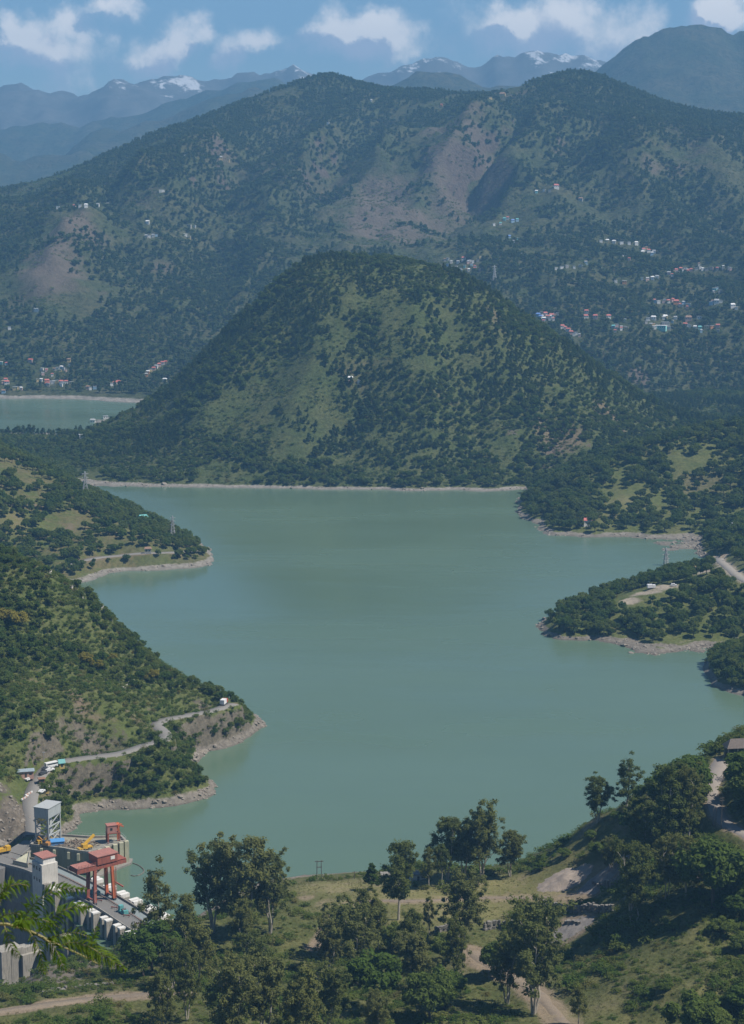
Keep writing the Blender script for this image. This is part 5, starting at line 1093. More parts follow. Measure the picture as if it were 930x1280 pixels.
# intake platform
PZ = 10.0
top_px = [(38, 1057.5), (60, 1060), (80, 1062.5), (92, 1065), (111, 1067), (128, 1061), (143, 1056), (158, 1052), (152, 1046), (130, 1047), (110, 1047), (76, 1045), (58, 1047), (44, 1049)]
poly = [tuple(at_z(px, py, PZ)[:2]) for px, py in top_px]
ca = np.mean(poly, axis=0)
area = sum(poly[i][0] * poly[(i + 1) % len(poly)][1] - poly[(i + 1) % len(poly)][0] * poly[i][1] for i in range(len(poly)))
if area < 0: poly = poly[::-1]
it = thing('intake_structure', 'concrete intake platform with cream columns standing in the lake behind the crane', 'intake', (0, 0, 0))
MB().prism(poly, -30, PZ).build('wall', paint('intake_wall', (0.26, 0.245, 0.19), 0.9, wear=0.65, scale=0.12), it)
def rim(pl, w, z0, z1, nm, mat, closed=True):
    m = MB(); n = len(pl); P = np.array(pl); cc = P.mean(0)
    for i in range(n if closed else n - 1):
        a, b = P[i], P[(i + 1) % n]; a2 = a + (cc - a) / np.linalg.norm(cc - a) * w; b2 = b + (cc - b) / np.linalg.norm(cc - b) * w
        m.prism([tuple(a), tuple(b), tuple(b2), tuple(a2)], z0, z1)
    return m.build(nm, mat, it)
rim(poly, 0.9, PZ + .01, PZ + 1.0, 'parapet', CONC)
for px, py in ((114, 1066), (124.5, 1062.5), (134, 1059.5), (143.5, 1056.5), (151, 1054), (157.5, 1052)):
    c = at_z(px, py, PZ)[:2]; d = np.array([0.0, -1.0]); x_ = np.array([0.93, 0.36]); y_ = np.array([-0.36, 0.93])
    q = [c - x_ * .95 - y_ * 1.7, c + x_ * .95 - y_ * 1.7, c + x_ * .95 + y_ * .25, c - x_ * .95 + y_ * .25]
    MB().prism([tuple(p) for p in q], -26, PZ + .6).build('column', CREAM, it)
for px, py in ((86, 1064), (98, 1066), (52, 1059.3), (68, 1061.2)):
    c = at_z(px, py, PZ)[:2]; MB().box(c[0] - .6, c[0] + .6, c[1] - 1.0, c[1] - .0, 6.6, PZ - .3).build('corbel', CREAM, it)
# ledge at the waterline
q = [tuple(at_z(px, py, 0.6)[:2]) for px, py in ((118, 1098), (164, 1079), (166, 1074), (150, 1072), (118, 1090))]
MB().prism(q, -6, 0.9).build('apron', CONC_D, it)
# heap of driftwood and spoil on the platform
rg = np.random.default_rng(9); m = MB(); c0 = at_z(98, 1056, PZ)[:2]
for k in range(150):
    r = rg.random() ** .6; a = rg.random() * 6.28; c = c0 + np.array([math.cos(a) * 10.5 * r, math.sin(a) * 5.5 * r]); L = rg.uniform(.4, 2.2); t = rg.random() * 3.14; zz = PZ + .2 + (1 - r) * 1.2 * rg.random()
    m.bar((c[0] - math.cos(t) * L / 2, c[1] - math.sin(t) * L / 2, zz), (c[0] + math.cos(t) * L / 2, c[1] + math.sin(t) * L / 2, zz + rg.normal() * .3), rg.uniform(.2, .7), rg.uniform(.2, .6))
o = m.build('debris', paint('driftwood', (0.20, 0.155, 0.115), 0.95, wear=0.6, scale=0.8)); tag(o, 'brown heap of driftwood and spoil on the intake platform', 'debris', kind='stuff')

# steel hoist tower
nc = at_z(61, 1056.5, PZ)[:2]; rc = at_z(75.5, 1048, PZ)[:2]; bx = (rc - nc); bl = np.linalg.norm(bx); bx = bx / bl; ax = np.array([-bx[1], bx[0]])
if ax[0] > 0: ax = -ax
al = 6.6
ht = thing('hoist_tower', 'grey steel lattice hoist tower with a clad top on the intake platform', 'tower', (nc[0], nc[1], PZ), math.atan2(bx[1], bx[0]))
sg = 1.0 if (ax @ np.array([-bx[1], bx[0]])) > 0 else -1.0
HT = 17.0; y1 = al * sg
for x in (0, bl):
    for y in (0, y1): MB().bar((x, y, 0), (x, y, HT - 4.6), .55).build('leg', STEEL, ht)
for nm_, a, b in (('brace', 0, 0),):
    for side in range(4):
        P0 = [(0, 0), (bl, 0), (bl, y1), (0, y1)][side]; P1 = [(bl, 0), (bl, y1), (0, y1), (0, 0)][side]; m = MB(); lv = [0.2, 4.2, 8.2, HT - 4.7]
        for i in range(3):
            z0, z1 = lv[i], lv[i + 1]; m.bar((*P0, z0), (*P1, z1), .34); m.bar((*P0, z1), (*P1, z1), .38)
            if side in (1, 3): m.bar((*P1, z0), (*P0, z1), .3)
        m.build('bracing', STEEL, ht)
ys = sorted((0, y1))
MB().box(-.4, bl + .4, ys[0] - .4, ys[1] + .4, HT - 4.6, HT).build('cladding', CLAD, ht)
MB().box(-.7, bl + .7, ys[0] - .7, ys[1] + .7, HT + .01, HT + .3).build('roof', STEEL, ht)
MB().box(bl * .3, bl * .5, ys[0] + 1, ys[0] + 2.4, 0, HT - 4.7).build('gate_guide', STEEL, ht)

# small crane on the end of the platform
c = at_z(141.5, 1053, PZ)[:2]
sc_ = thing('rail_crane', 'small faded red rail crane at the lake end of the platform', 'crane', (c[0], c[1], PZ), R(20))
for x in (-2.6, 2.6):
    for y in (-1.6, 1.6): MB().box(x - .35, x + .35, y - .35, y + .35, 0.1, 4.6).build('leg', RED, sc_)
MB().box(-3.0, 3.0, -2.0, 2.0, 4.61, 5.1).build('platform', RED, sc_)
cb_ = MB().box(-2.9, 1.4, -1.9, 1.9, 5.12, 8.4).build('machine_house', paint('pink_cladding', (0.42, 0.20, 0.17), 0.7, wear=0.4), sc_)
MB().box(-3.1, 1.6, -2.1, 2.1, 8.41, 8.7).build('roof', PINKROOF, cb_); MB().box(-1.6, -.6, -1.96, -1.88, 6.3, 7.5).build('window', GLASS, cb_)
m = MB()
for y in (-1.5, 1.5): m.bar((2.6, y, 0.2), (2.2, y, 8.6), .75); m.bar((2.2, y, 8.6), (4.6, y, 7.4), .5)
m.build('frame', ORANGE, sc_); MB().box(1.6, 2.9, -1.5, 1.5, 7.2, 8.5).build('winch', ORANGE, sc_)

def wheel_set(parent, xs, y, r, w=.35):
    for x in xs:
        for sgn in (-1, 1):
            m = MB(); pts = [(x, sgn * y - w / 2, r), (x, sgn * y + w / 2, r)]; m.tube(pts, [r, r], 12); m.build('wheel', TYRE, parent)
def body_wedge(L, W_, z0, z1, zc, c0, c1):
    """car body: lower box and tapered cabin"""
    m = MB(); m.box(-L / 2, L / 2, -W_ / 2, W_ / 2, z0, z1); w = W_ / 2
    m.add([(c0, -w, z1), (c1, -w, z1), (c1, w, z1), (c0, w, z1), (c0 + .45, -w * .85, zc), (c1 - .35, -w * .85, zc), (c1 - .35, w * .85, zc), (c0 + .45, w * .85, zc)],
          [(4, 5, 6, 7), (0, 1, 5, 4), (1, 2, 6, 5), (2, 3, 7, 6), (3, 0, 4, 7)]); return m
def car(name, label, pos, rz, mat, van=False, group=None):
    t = thing(name, label, 'van' if van else 'car', tuple(pos), rz, group)
    body_wedge(4.4, 1.8, .35, 1.05 if not van else 1.3, 1.55 if not van else 2.1, -2.1 if van else -1.7, 1.2 if van else .9).build('body', mat, t)
    z0, z1 = (1.1, 1.45) if not van else (1.35, 1.9)
    m = MB(); m.box(-1.3, .55, -.86, .86, z0, z1 - .02); m.build('window', GLASS, t); wheel_set(t, (-1.35, 1.35), .8, .33, .22); return t
def truck(name, label, pos, rz, cabm, bedm, L=7.5, boxy=True):
    t = thing(name, label, 'truck', tuple(pos), rz)
    MB().box(-L / 2, L / 2, -1.05, 1.05, .55, .85).build('chassis', DARKM, t)
    c = MB().box(L / 2 - 2.0, L / 2, -1.2, 1.2, .86, 2.9).build('cab', cabm, t); MB().box(L / 2 - .9, L / 2 + .03, -1.05, 1.05, 1.9, 2.6).build('windscreen', GLASS, c)
    m = MB()
    if boxy: m.box(-L / 2, L / 2 - 2.2, -1.25, 1.25, .87, 3.3)
    else:
        m.box(-L / 2, L / 2 - 2.2, -1.25, 1.25, .87, 1.1); m.box(-L / 2, L / 2 - 2.2, -1.25, -1.12, 1.1, 2.3); m.box(-L / 2, L / 2 - 2.2, 1.12, 1.25, 1.1, 2.3); m.box(-L / 2, -L / 2 + .12, -1.1, 1.1, 1.1, 2.3); m.box(L / 2 - 2.4, L / 2 - 2.25, -1.1, 1.1, 1.1, 2.6); m.box(-L / 2 + .2, L / 2 - 2.5, -1.1, 1.1, 1.1, 1.9)
    m.build('bed', bedm, t); wheel_set(t, (-L / 2 + 1.0, -L / 2 + 2.3, L / 2 - 1.1), 1.0, .5, .35); return t
def excavator(label, pos, rz, mat):
    t = thing('excavator', label, 'excavator', tuple(pos), rz)
    for y in (-1.0, 1.0): MB().box(-1.8, 1.8, y - .35, y + .35, 0, .9).build('track', DARKM, t)
    b = MB().box(-1.6, 1.4, -1.2, 1.2, .92, 2.2).build('body', mat, t); MB().box(.0, 1.4, .1, 1.2, 2.21, 3.2).build('cab', GLASS, b)
    MB().bar((1.2, -.4, 1.8), (4.2, -.4, 4.2), .5).bar((4.2, -.4, 4.2), (5.6, -.4, 1.6), .4).build('arm', mat, t); MB().box(5.1, 6.1, -1.0, .2, .7, 1.6).build('bucket', DARKM, t); return t
def plat(px, py, z=PZ): q = at_z(px, py, z); return (q[0], q[1], z + .02)
excavator('yellow excavator parked at the foot of the hoist tower', plat(51, 1056.0), R(30), YEL)
excavator('orange digger beside the blue tarpaulin shelter at the hoist tower', plat(58, 1058.5), R(160), paint('orange_machine_paint', (0.42, 0.19, 0.04), 0.6, wear=0.4))
t = thing('tarpaulin_shelter', 'small shelter under a bright blue tarpaulin on the intake platform', 'shelter', plat(71.5, 1055.5), R(15))
MB().hull_roof(-3.0, 3.0, -1.9, 1.9, 1.9, 1.0, .2).build('canopy', BLUEP, t); MB().box(-2.9, 2.9, -1.8, 1.8, 0, 1.72).build('wall', BLUEP, t)
mc = thing('mobile_crane', 'yellow mobile crane with its boom raised on the intake platform', 'crane', plat(106, 1062.5), R(40))
MB().box(-3.4, 3.4, -1.2, 1.2, .6, 1.5).build('chassis', YEL, mc); MB().box(-1.4, 1.0, -1.1, 1.1, 1.52, 2.9).build('cab', YEL, mc); wheel_set(mc, (-2.5, -1.0, 1.4, 2.6), 1.05, .55)
d_ = (at_y(117.5, 1043.5, plat(106, 1060)[1] + 2.0) - np.array(plat(106, 1062.5))); ca_, sa_ = math.cos(-R(40)), math.sin(-R(40))
MB().bar((-.5, 0, 2.4), (d_[0] * ca_ - d_[1] * sa_, d_[0] * sa_ + d_[1] * ca_, d_[2]), .9, 1.0).build('boom', YEL, mc)
# machines and barriers on the crest
def deckp(px, py): q = at_z(px, py, ZD + .16); return (q[0], q[1], ZD + .17)
for px, py, lb, L in ((154, 1141, 'teal hoist carriage on the gallery near the dam end', 5.0), (120, 1117.5, 'teal hoist carriage between the crane legs', 4.0)):
    t = thing('hoist_carriage', lb, 'hoist', deckp(px, py), UA)
    MB().box(-L / 2, L / 2, -1.1, 1.1, .05, .9).build('base', TEAL, t); MB().box(-L / 2, -L / 2 + 1.5, -.9, .9, .91, 2.8).build('motor_housing', TEAL, t)
    m = MB(); m.tube([(.5, -.9, 1.5), (.5, .9, 1.5)], [.6, .6], 12); m.build('drum', DARKM, t); MB().box(1.3, L / 2, -1.0, 1.0, .91, 1.6).build('gearbox', TEAL, t)
for px, py, lb in ((123.5, 1127, 'red road barrier lying nearest the crane leg'), (143, 1136, 'red road barrier halfway along the dam road'), (158, 1146, 'red road barrier opposite the teal carriage'), (173, 1156.5, 'red road barrier at the end of the dam road')):
    t = thing('road_barrier', lb, 'barrier', deckp(px, py), UA + R(35)); MB().box(-1.5, 1.5, -.12, .12, .5, .9).build('plank', RED, t)
    m = MB()
    for x in (-1.2, 1.2): m.bar((x, -.5, 0), (x, .5, 0), .12); m.bar((x, 0, 0), (x, 0, .5), .12)
    m.build('stand', DARKM, t)
# floating boom on the water
pts = [at_z(px, py, .12) for px, py in ((166, 1079), (172, 1081), (178, 1085), (180, 1089), (176, 1093), (168, 1095), (164, 1094))]
m = MB(); m.tube(curve(np.array(pts), 2.0), .28, 6); tag(m.build('floating_boom', paint('boom_float', (0.13, 0.12, 0.10), .8)), 'dark floating boom curving on the water off the intake platform', 'boom')
# wedge of cream wall in the fork of the roads
q = [tuple(at_z(px, py, 10.2)[:2]) for px, py in ((16, 1074.5), (35, 1079), (38, 1062), (33, 1064))]
t = thing('retaining_wall', 'cream stepped wall in the fork between dam road and lake road', 'wall'); MB().prism(q, -8, 9.2).build('wall', CREAM, t); rim_m = MB()
for i in range(3):
    a, b = np.array(q[i]), np.array(q[i + 1]); dd = (b - a) / np.linalg.norm(b - a); nn_ = np.array([-dd[1], dd[0]]) * .4; rim_m.prism([tuple(a), tuple(b), tuple(b + nn_), tuple(a + nn_)], 9.21, 10.0)
rim_m.build('coping', CONC, t)
# apron joining the dam road and the lake road
q = [tuple(at_z(px, py, 9)[:2]) for px, py in ((-40, 1095), (4, 1083), (16, 1074), (34, 1063), (44, 1056), (42, 1050), (30, 1053), (14, 1060), (-6, 1068), (-60, 1078))]
ar = sum(q[i][0] * q[(i + 1) % len(q)][1] - q[(i + 1) % len(q)][0] * q[i][1] for i in range(len(q))); q = q if ar > 0 else q[::-1]
zt = [ZD + .05 if at[1] < 818 else (9.0 if at[1] < 828 else 10.05) for at in q]
o = MB().prism(q, -10, zt).build('road_junction', DECK); o['kind'] = 'structure'
truck('dump_truck', 'yellow dump truck at the picture border on the road to the dam', at_z(4, 1066, 9.2) , R(35), YEL, YEL, 6.5, False)

# railings, lamp posts and a cable run along the crest
m = MB(); L = offs(crest, 8.0); n_ = len(L)
for i in range(0, n_ - 1): m.bar((*L[i], ZD + .15), (*L[i], ZD + 1.15), .08); m.bar((*L[i], ZD + 1.15), (*L[i + 1], ZD + 1.15), .07); m.bar((*L[i], ZD + .65), (*L[i + 1], ZD + .65), .05)
m.build('railing', STEEL, dam)
m = MB(); P = [np.array(q) for q in poly]
for a, b in zip(P, P[1:] + P[:1]):
    k_ = max(1, int(np.linalg.norm(b - a) / 2.5))
    for i in range(k_):
        q0 = a + (b - a) * i / k_; q1 = a + (b - a) * (i + 1) / k_; m.bar((*q0, PZ + 1.0), (*q0, PZ + 2.0), .08); m.bar((*q0, PZ + 2.0), (*q1, PZ + 2.0), .07)
m.build('railing', STEEL, it)
for k, (u, lb) in enumerate(((-16, 'thin lamp post on the dam road beside the lift house'), (6, 'thin lamp post on the dam road next to the crane'), (22, 'thin lamp post on the dam road by the teal carriage'), (36, 'thin lamp post at the tree end of the dam road'))):
    q = dl(u, .7); t = thing('street_lamp', lb, 'lamp', (q[0], q[1], ZD + .05), UA); MB().tube([(0, 0, 0), (0, 0, 6.5)], [.11, .07], 6).build('pole', STEEL, t); MB().bar((0, 0, 6.4), (0, 1.6, 6.7), .09).build('lamp_arm', STEEL, t); MB().box(-.15, .15, 1.4, 2.0, 6.6, 6.75).build('lamp_head', STEEL, t)
# ================================================================ roadside things on the near slope
def on(patch, px, py, dz=0.0): q = patch.at(px, py); return (q[0], q[1], q[2] + dz)
CARW = paint('white_car_paint', (0.70, 0.70, 0.70), .35, wear=.1); CARD = paint('dark_car_paint', (0.06, 0.065, 0.075), .35, wear=.15); CARR = paint('red_car_paint', (0.42, 0.07, 0.05), .4, wear=.2)
SALMON = paint('salmon_plaster', (0.50, 0.30, 0.24), .85, wear=.3); YPL = paint('yellow_plaster', (0.55, 0.40, 0.13), .85, wear=.3); BLROOF = paint('bluish_roof_sheet', (0.26, 0.32, 0.36), .6, wear=.4)
truck('truck', 'red and white truck rounding the bend at the tip of the lake road', on(slope, 280, 881.5, .35), R(75), CARR, CARW, 6.5)
def road_at(px, py, off=0.0):
    q = slope.at(px, py); return (q[0], q[1], q[2] + .33)
t = thing('minibus', 'white minibus parked among cars at the dam checkpoint', 'minibus', road_at(64, 960), R(40)); MB().box(-3.2, 3.2, -1.05, 1.05, .4, 2.7).build('body', CARW, t); MB().box(-2.8, 3.24, -1.08, 1.08, 1.6, 2.3).build('window', GLASS, t); wheel_set(t, (-2.1, 2.1), .95, .42)
car('car', 'dark car parked beside the white minibus at the checkpoint', road_at(58, 963), R(40), CARD); car('car', 'white car standing in front of the minibus at the checkpoint', road_at(62.5, 965), R(45), CARW)
car('car', 'dark car last in the row below the minibus', road_at(54, 969), R(50), CARD); car('car', 'white car in front of the roadside shed with the bluish roof', road_at(36, 976), R(60), CARW)
car('car', 'white car by the yellow guard hut above the hoist tower', road_at(52, 992), R(70), CARW)
def hut(label, pos, rz, w, d, h, wall, roof, rh=.9, flat=False, cat='hut', name='hut', group=None, door=True):
    t = thing(name, label, cat, tuple(pos), rz, group)
    MB().box(-w / 2, w / 2, -d / 2, d / 2, -1.0, h).build('wall', wall, t)
    if flat: MB().box(-w / 2 - .35, w / 2 + .35, -d / 2 - .35, d / 2 + .35, h + .01, h + .22).build('roof', roof, t)
    else: MB().hull_roof(-w / 2, w / 2, -d / 2, d / 2, h + .2, rh, .45).build('roof', roof, t)
    if door: MB().box(-.5, .5, -d / 2 - .05, -d / 2 + .03, 0, 2.0).build('door', DARKM, t); MB().box(w * .22, w * .38, -d / 2 - .05, -d / 2 + .03, 1.1, 2.0).build('window', GLASS, t)
    return t
hut('roadside shed with a bluish metal roof above the checkpoint', road_at(32, 972), R(15), 7.5, 4.2, 2.8, SALMON, BLROOF, .8, name='shed', cat='shed')
hut('little yellow shrine hut with a teal top at the roadside', road_at(77, 959), R(20), 2.6, 2.4, 1.8, YPL, TEAL, 1.7)
hut('brown wooden guard hut at the road barrier', road_at(52, 980), R(20), 2.6, 2.4, 2.3, paint('brown_boards', (0.19, 0.11, 0.07), .9), paint('rusty_sheet', (0.24, 0.13, 0.08), .9), .4)
hut('yellow guard hut with a grey flat roof above the hoist tower', road_at(57, 990), R(15), 3.2, 2.8, 2.4, YPL, CONC, flat=True)
t = thing('street_lamp', 'tall lamp mast beside the road at the checkpoint', 'lamp', on(slope, 55, 957)); MB().tube([(0, 0, 0), (0, 0, 6.6)], [.12, .08], 6).build('pole', STEEL, t); MB().box(-.8, .8, -.15, .15, 6.6, 6.85).build('lamp_head', STEEL, t)
for px, py, lb in ((26, 999, 'pink and white kerb block row on the inner side of the road above the rocks'), (31, 994, 'pink and white kerb block row just beyond the first, by the roadside')):
    t = thing('road_barrier', lb, 'barrier', road_at(px + 5, py), R(70))
    for k in range(5): MB().box(-3.2 + k * 1.3, -2.0 + k * 1.3, -.25, .25, 0, .75).build('block', SALMON if k % 2 else WHITE, t)
# concrete steps running down the ridge of the slope
for k, (a, b) in enumerate((((66, 709), (63, 722)), ((91, 731), (88, 736)), ((107, 741), (101, 748)), ((136, 755), (127, 765)), ((141, 769), (138, 775)), ((168, 786), (165, 792)), ((208, 812), (208, 819)), ((166, 850), (152, 860)))):
    A_, B_ = slope.at(*a), slope.at(*b); L = dense(np.array([A_, B_]), 1.5); L[:, 2] = slope.z(L[:, 0], L[:, 1])
    o = ribbon('footpath', L, 1.5, paint('path_concrete', (0.38, 0.35, 0.31), .9), .7, .3)

# ================================================================ pylons and poles
PYL = paint('galvanised_steel', (0.42, 0.42, 0.42), .6, metal=.2, wear=.2)
def pylon(label, pos, h, rz=0.3, th=1.0, group=None):
    t = thing('pylon', label, 'pylon', tuple(pos), rz, group); w = h * .11; m = MB(); b = .012 * h * th
    lv = np.linspace(0, 1, 9)
    wd = lambda u: w * (1 - u) ** 1.25 + .012 * h
    for sx, sy in ((-1, -1), (1, -1), (1, 1), (-1, 1)):
        for u0, u1 in zip(lv[:-1], lv[1:]): m.bar((sx * wd(u0), sy * wd(u0), u0 * h), (sx * wd(u1), sy * wd(u1), u1 * h), b)
    m.build('mast', PYL, t); m = MB()
    for u0, u1 in zip(lv[:-1], lv[1:]):
        for (ax_, ay_), (bx_, by_) in (((-1, -1), (1, -1)), ((1, -1), (1, 1)), ((1, 1), (-1, 1)), ((-1, 1), (-1, -1))):
            m.bar((ax_ * wd(u0), ay_ * wd(u0), u0 * h), (bx_ * wd(u1), by_ * wd(u1), u1 * h), b * .7); m.bar((bx_ * wd(u0), by_ * wd(u0), u0 * h), (ax_ * wd(u1), ay_ * wd(u1), u1 * h), b * .7)
    m.build('bracing', PYL, t)
    for u in (.62, .76, .9):
        m = MB(); a = h * .13; m.bar((-a, 0, u * h), (a, 0, u * h), b); m.bar((-a, 0, u * h), (0, 0, u * h + .04 * h), b * .8); m.bar((a, 0, u * h), (0, 0, u * h + .04 * h), b * .8); m.build('crossarm', PYL, t)
    return t
for patch, px, py, hp, lb in ((spur, 216, 673, 28, 'lattice pylon on the spur against the water above the second road'), (spur, 107, 622, 32, 'faint lattice pylon on the ridge of the spur before the wooded hill'), (point, 832, 721, 36, 'lattice pylon on the cleared top of the rocky point'),
                              (shoulder, 914, 690, 36, 'lattice pylon beside the gravel road at the shaded wood'), (mountain, 618, 352, 20, 'thin pylon far behind the top of the wooded hill')):
    p = patch.at(px, py); pylon(lb, p, hp * m_per_px(p) / .98, th=1.2 if patch is not mountain else 1.6)
WOOD = paint('weathered_pole', (0.11, 0.095, 0.08), .9, wear=.4)
def pole(label, pos, h, arms=1, name='utility_pole'):
    t = thing(name, label, 'pole', tuple(pos), .3); MB().tube([(0, 0, -.5), (0, 0, h)], [.17, .11], 6).build('post', WOOD, t)
    for k in range(arms): MB().box(-1.0, 1.0, -.08, .08, h - .5 - k * .9, h - .34 - k * .9).build('crossarm', WOOD, t)
    return t
p = near.at(399, 1100); t = thing('utility_pole', 'H shaped double pole on the edge of the meadow against the water', 'pole', tuple(p), R(10)); h = 25 * m_per_px(p)
for x in (-1.0, 1.0): MB().tube([(x, 0, -.5), (x * .9, 0, h)], [.2, .15], 6).build('post', WOOD, t)
MB().box(-1.9, 1.9, -.12, .12, h - .6, h - .3).build('crossarm', WOOD, t); MB().box(-1.2, 1.2, -.1, .1, h - 3.2, h - 2.9).build('crossarm', WOOD, t)
pole('single pole behind the narrow eucalyptus near the white hut', near.at(511, 1098), 30 * m_per_px(near.at(511, 1098)), 1)
pole('low pole on the meadow rim near the conical shrub', near.at(443, 1099), 10 * m_per_px(near.at(443, 1099)), 1)
pole('utility pole tallest of the three beside the shaded road', near.at(901.5, 1036), 40 * m_per_px(near.at(901.5, 1036)), 2)
pole('utility pole in the middle of the three beside the shaded road', near.at(894.5, 1035), 26 * m_per_px(near.at(894.5, 1035)), 1)
pole('utility pole nearest the eucalyptus of the three beside the shaded road', near.at(891, 1033), 22 * m_per_px(near.at(891, 1033)), 0)

# ================================================================ ruined shelter, kiosk and huts on this side
p = near.at(915, 949); RT = paint('old_roof_tiles', (0.14, 0.115, 0.10), .92, wear=.7, scale=.6)
t = thing('shelter', 'ruined open shelter with a holed brown roof at the head of the road', 'shelter', (p[0] + 1.5, p[1] + 1.0, p[2]), R(8))
for x in (-3.9, 0.2, 3.9):
    for y in (-2.6, 2.6): MB().box(x - .22, x + .22, y - .22, y + .22, -1, 5.2).build('post', CONC, t)
r_ = MB().hull_roof(-3.9, 5.2, -2.6, 2.6, 5.4, 3.3, .8, 2.4).build('roof', RT, t)
MB().box(-3.6, 5.0, 2.2, 2.5, 0, 3.9).build('back_wall', DARKM, t)
p = near.at(924, 909); t = thing('kiosk', 'small white domed kiosk on the bank at the picture border', 'kiosk', (p[0], p[1], p[2]), 0); hk = 8.0
MB().tube([(0, 0, -1), (0, 0, hk * .55)], [1.4, 1.4], 10).build('wall', WHITE, t); MB().tube([(0, 0, hk * .55 + .02), (0, 0, hk * .68), (0, 0, hk * .78), (0, 0, hk * .84)], [1.8, 1.6, 1.0, .2], 12).build('dome', paint('pinkish_dome', (.62, .52, .48), .8), t)
MB().box(-.5, .5, -1.5, -1.3, 1.0, 2.8).build('window', GLASS, t)
hut('low whitewashed hut behind the narrow eucalyptus on the meadow', near.at(522, 1099), R(6), 6.5, 4.5, 2.6, WHITE, paint('grey_sheet', (.20, .19, .18), .8), .9)
hut('grey stone hut with a flat roof on the meadow rim', near.at(484, 1098), R(4), 5.0, 3.5, 2.0, CONC, CONC_D, flat=True)
hut('pale metal roofed hut half hidden on the slope at the picture border', near.at(928, 1093), R(-20), 4.5, 3.2, 2.0, CONC_D, paint('pale_sheet', (.45, .48, .52), .5), .6)

# quarry: stone ledges and gravel heaps
STONE = paint('quarry_stone', (0.20, 0.185, 0.165), .95, wear=.7, scale=.5)
def stone_wall(label, line_px, h, seed, rows=2):
    rg = np.random.default_rng(seed); L = dense(np.array([near.at(*p) for p in line_px]), 1.1); m = MB()
    for q in L:
        z = float(near.z(q[0], q[1])) - .3
        for r in range(rows):
            s = rg.uniform(.5, 1.0); hh = h / rows * rg.uniform(.7, 1.25); a = rg.random() * 3; c_, s_ = math.cos(a) * s, math.sin(a) * s; cx, cy = q[0] + rg.normal() * .3, q[1] + rg.normal() * .25 + r * .25
            m.prism([(cx + c_, cy + s_), (cx - s_ * 1.1, cy + c_ * .8), (cx - c_, cy - s_ * .9), (cx + s_, cy - c_)], z + r * h / rows, [z + r * h / rows + hh * rg.uniform(.8, 1.2) for _ in range(4)])
    o = m.build('stone_wall', STONE); return tag(o, label, 'wall')
stone_wall('long dark stone ledge across the quarry below the track', [(678, 1134), (700, 1138), (720, 1142), (742, 1139), (764, 1140)], 3.0, 1, 3)
stone_wall('short stone ledge above the long one at the foot of the ridge', [(742, 1110), (760, 1107), (780, 1106), (798, 1103)], 2.6, 2, 2)
stone_wall('broken stone bank under the meadow beside the pale sapling', [(545, 1166), (560, 1164), (574, 1163)], 2.6, 3, 2)
stone_wall('dark stone bank with a hollow below the middle of the meadow', [(606, 1163), (622, 1160), (640, 1161)], 3.4, 4, 3)
stone_wall('scattered stones at the upper rim of the gravel floor', [(708, 1156), (716, 1154), (724, 1156)], 1.5, 5, 1)
stone_wall('rough stone edge along the lower track near the picture border', [(55, 1243), (80, 1238), (110, 1234), (138, 1232)], 1.4, 6, 1)
def heap(label, px, py, rx, ry, h, seed, mat):
    p = near.at(px, py); n = 24; X_, Y_ = np.meshgrid(np.linspace(-1, 1, n), np.linspace(-1, 1, n)); r = np.hypot(X_, Y_)
    wx_, wy_ = p[0] + X_ * rx, p[1] + Y_ * ry; H_ = h * np.clip(1 - r, -0.25, 1) * (1 + .8 * fbm(X_ * 2.5, Y_ * 2.5, 4, seed)) + near.z(wx_, wy_) + .55 * fbm(X_ * 7, Y_ * 7, 4, seed + 1) - .15
    idx = np.arange(n * n).reshape(n, n); f = np.stack([idx[:-1, :-1], idx[:-1, 1:], idx[1:, 1:], idx[1:, :-1]], -1).reshape(-1, 4)
    o = link('gravel_heap', np_mesh('gravel_heap', np.stack([wx_.ravel(), wy_.ravel(), H_.ravel()], 1), f, [mat], smooth=True)); return tag(o, label, 'heap')
GRAV = paint('grey_gravel', (0.20, 0.18, 0.165), .95, wear=.5, scale=.5); GRAVP = paint('pinkish_gravel', (0.27, 0.225, 0.19), .95, wear=.5, scale=.4)
heap('dark grey gravel heap at the foot of the ridge', 755, 1098, 11, 5, 3.2, 5, GRAV); heap('pinkish spoil heap on the meadow end by the track', 705, 1102, 12, 6, 2.6, 6, GRAVP); heap('grey gravel spread on the quarry floor', 712, 1163, 10, 7, 1.2, 7, GRAV)
hut('', (0, 0, -500), 0, 1, 1, 1, WHITE, WHITE) if False else None

# yellow digger and trucks on the cleared point
excavator('yellow excavator on the cleared top of the rocky point', on(point, 836, 723), R(200), YEL)
truck('truck', 'white truck parked on the clearing of the rocky point', on(point, 814, 736), R(10), CARW, CARW, 6); car('van', 'white van at the lower edge of the clearing on the point', on(point, 842, 733), R(0), CARW, van=True)
hut('pale hut beside the trees at the clearing on the point', on(point, 864, 714), R(0), 6, 4, 3, CONC, SALMON, .8)

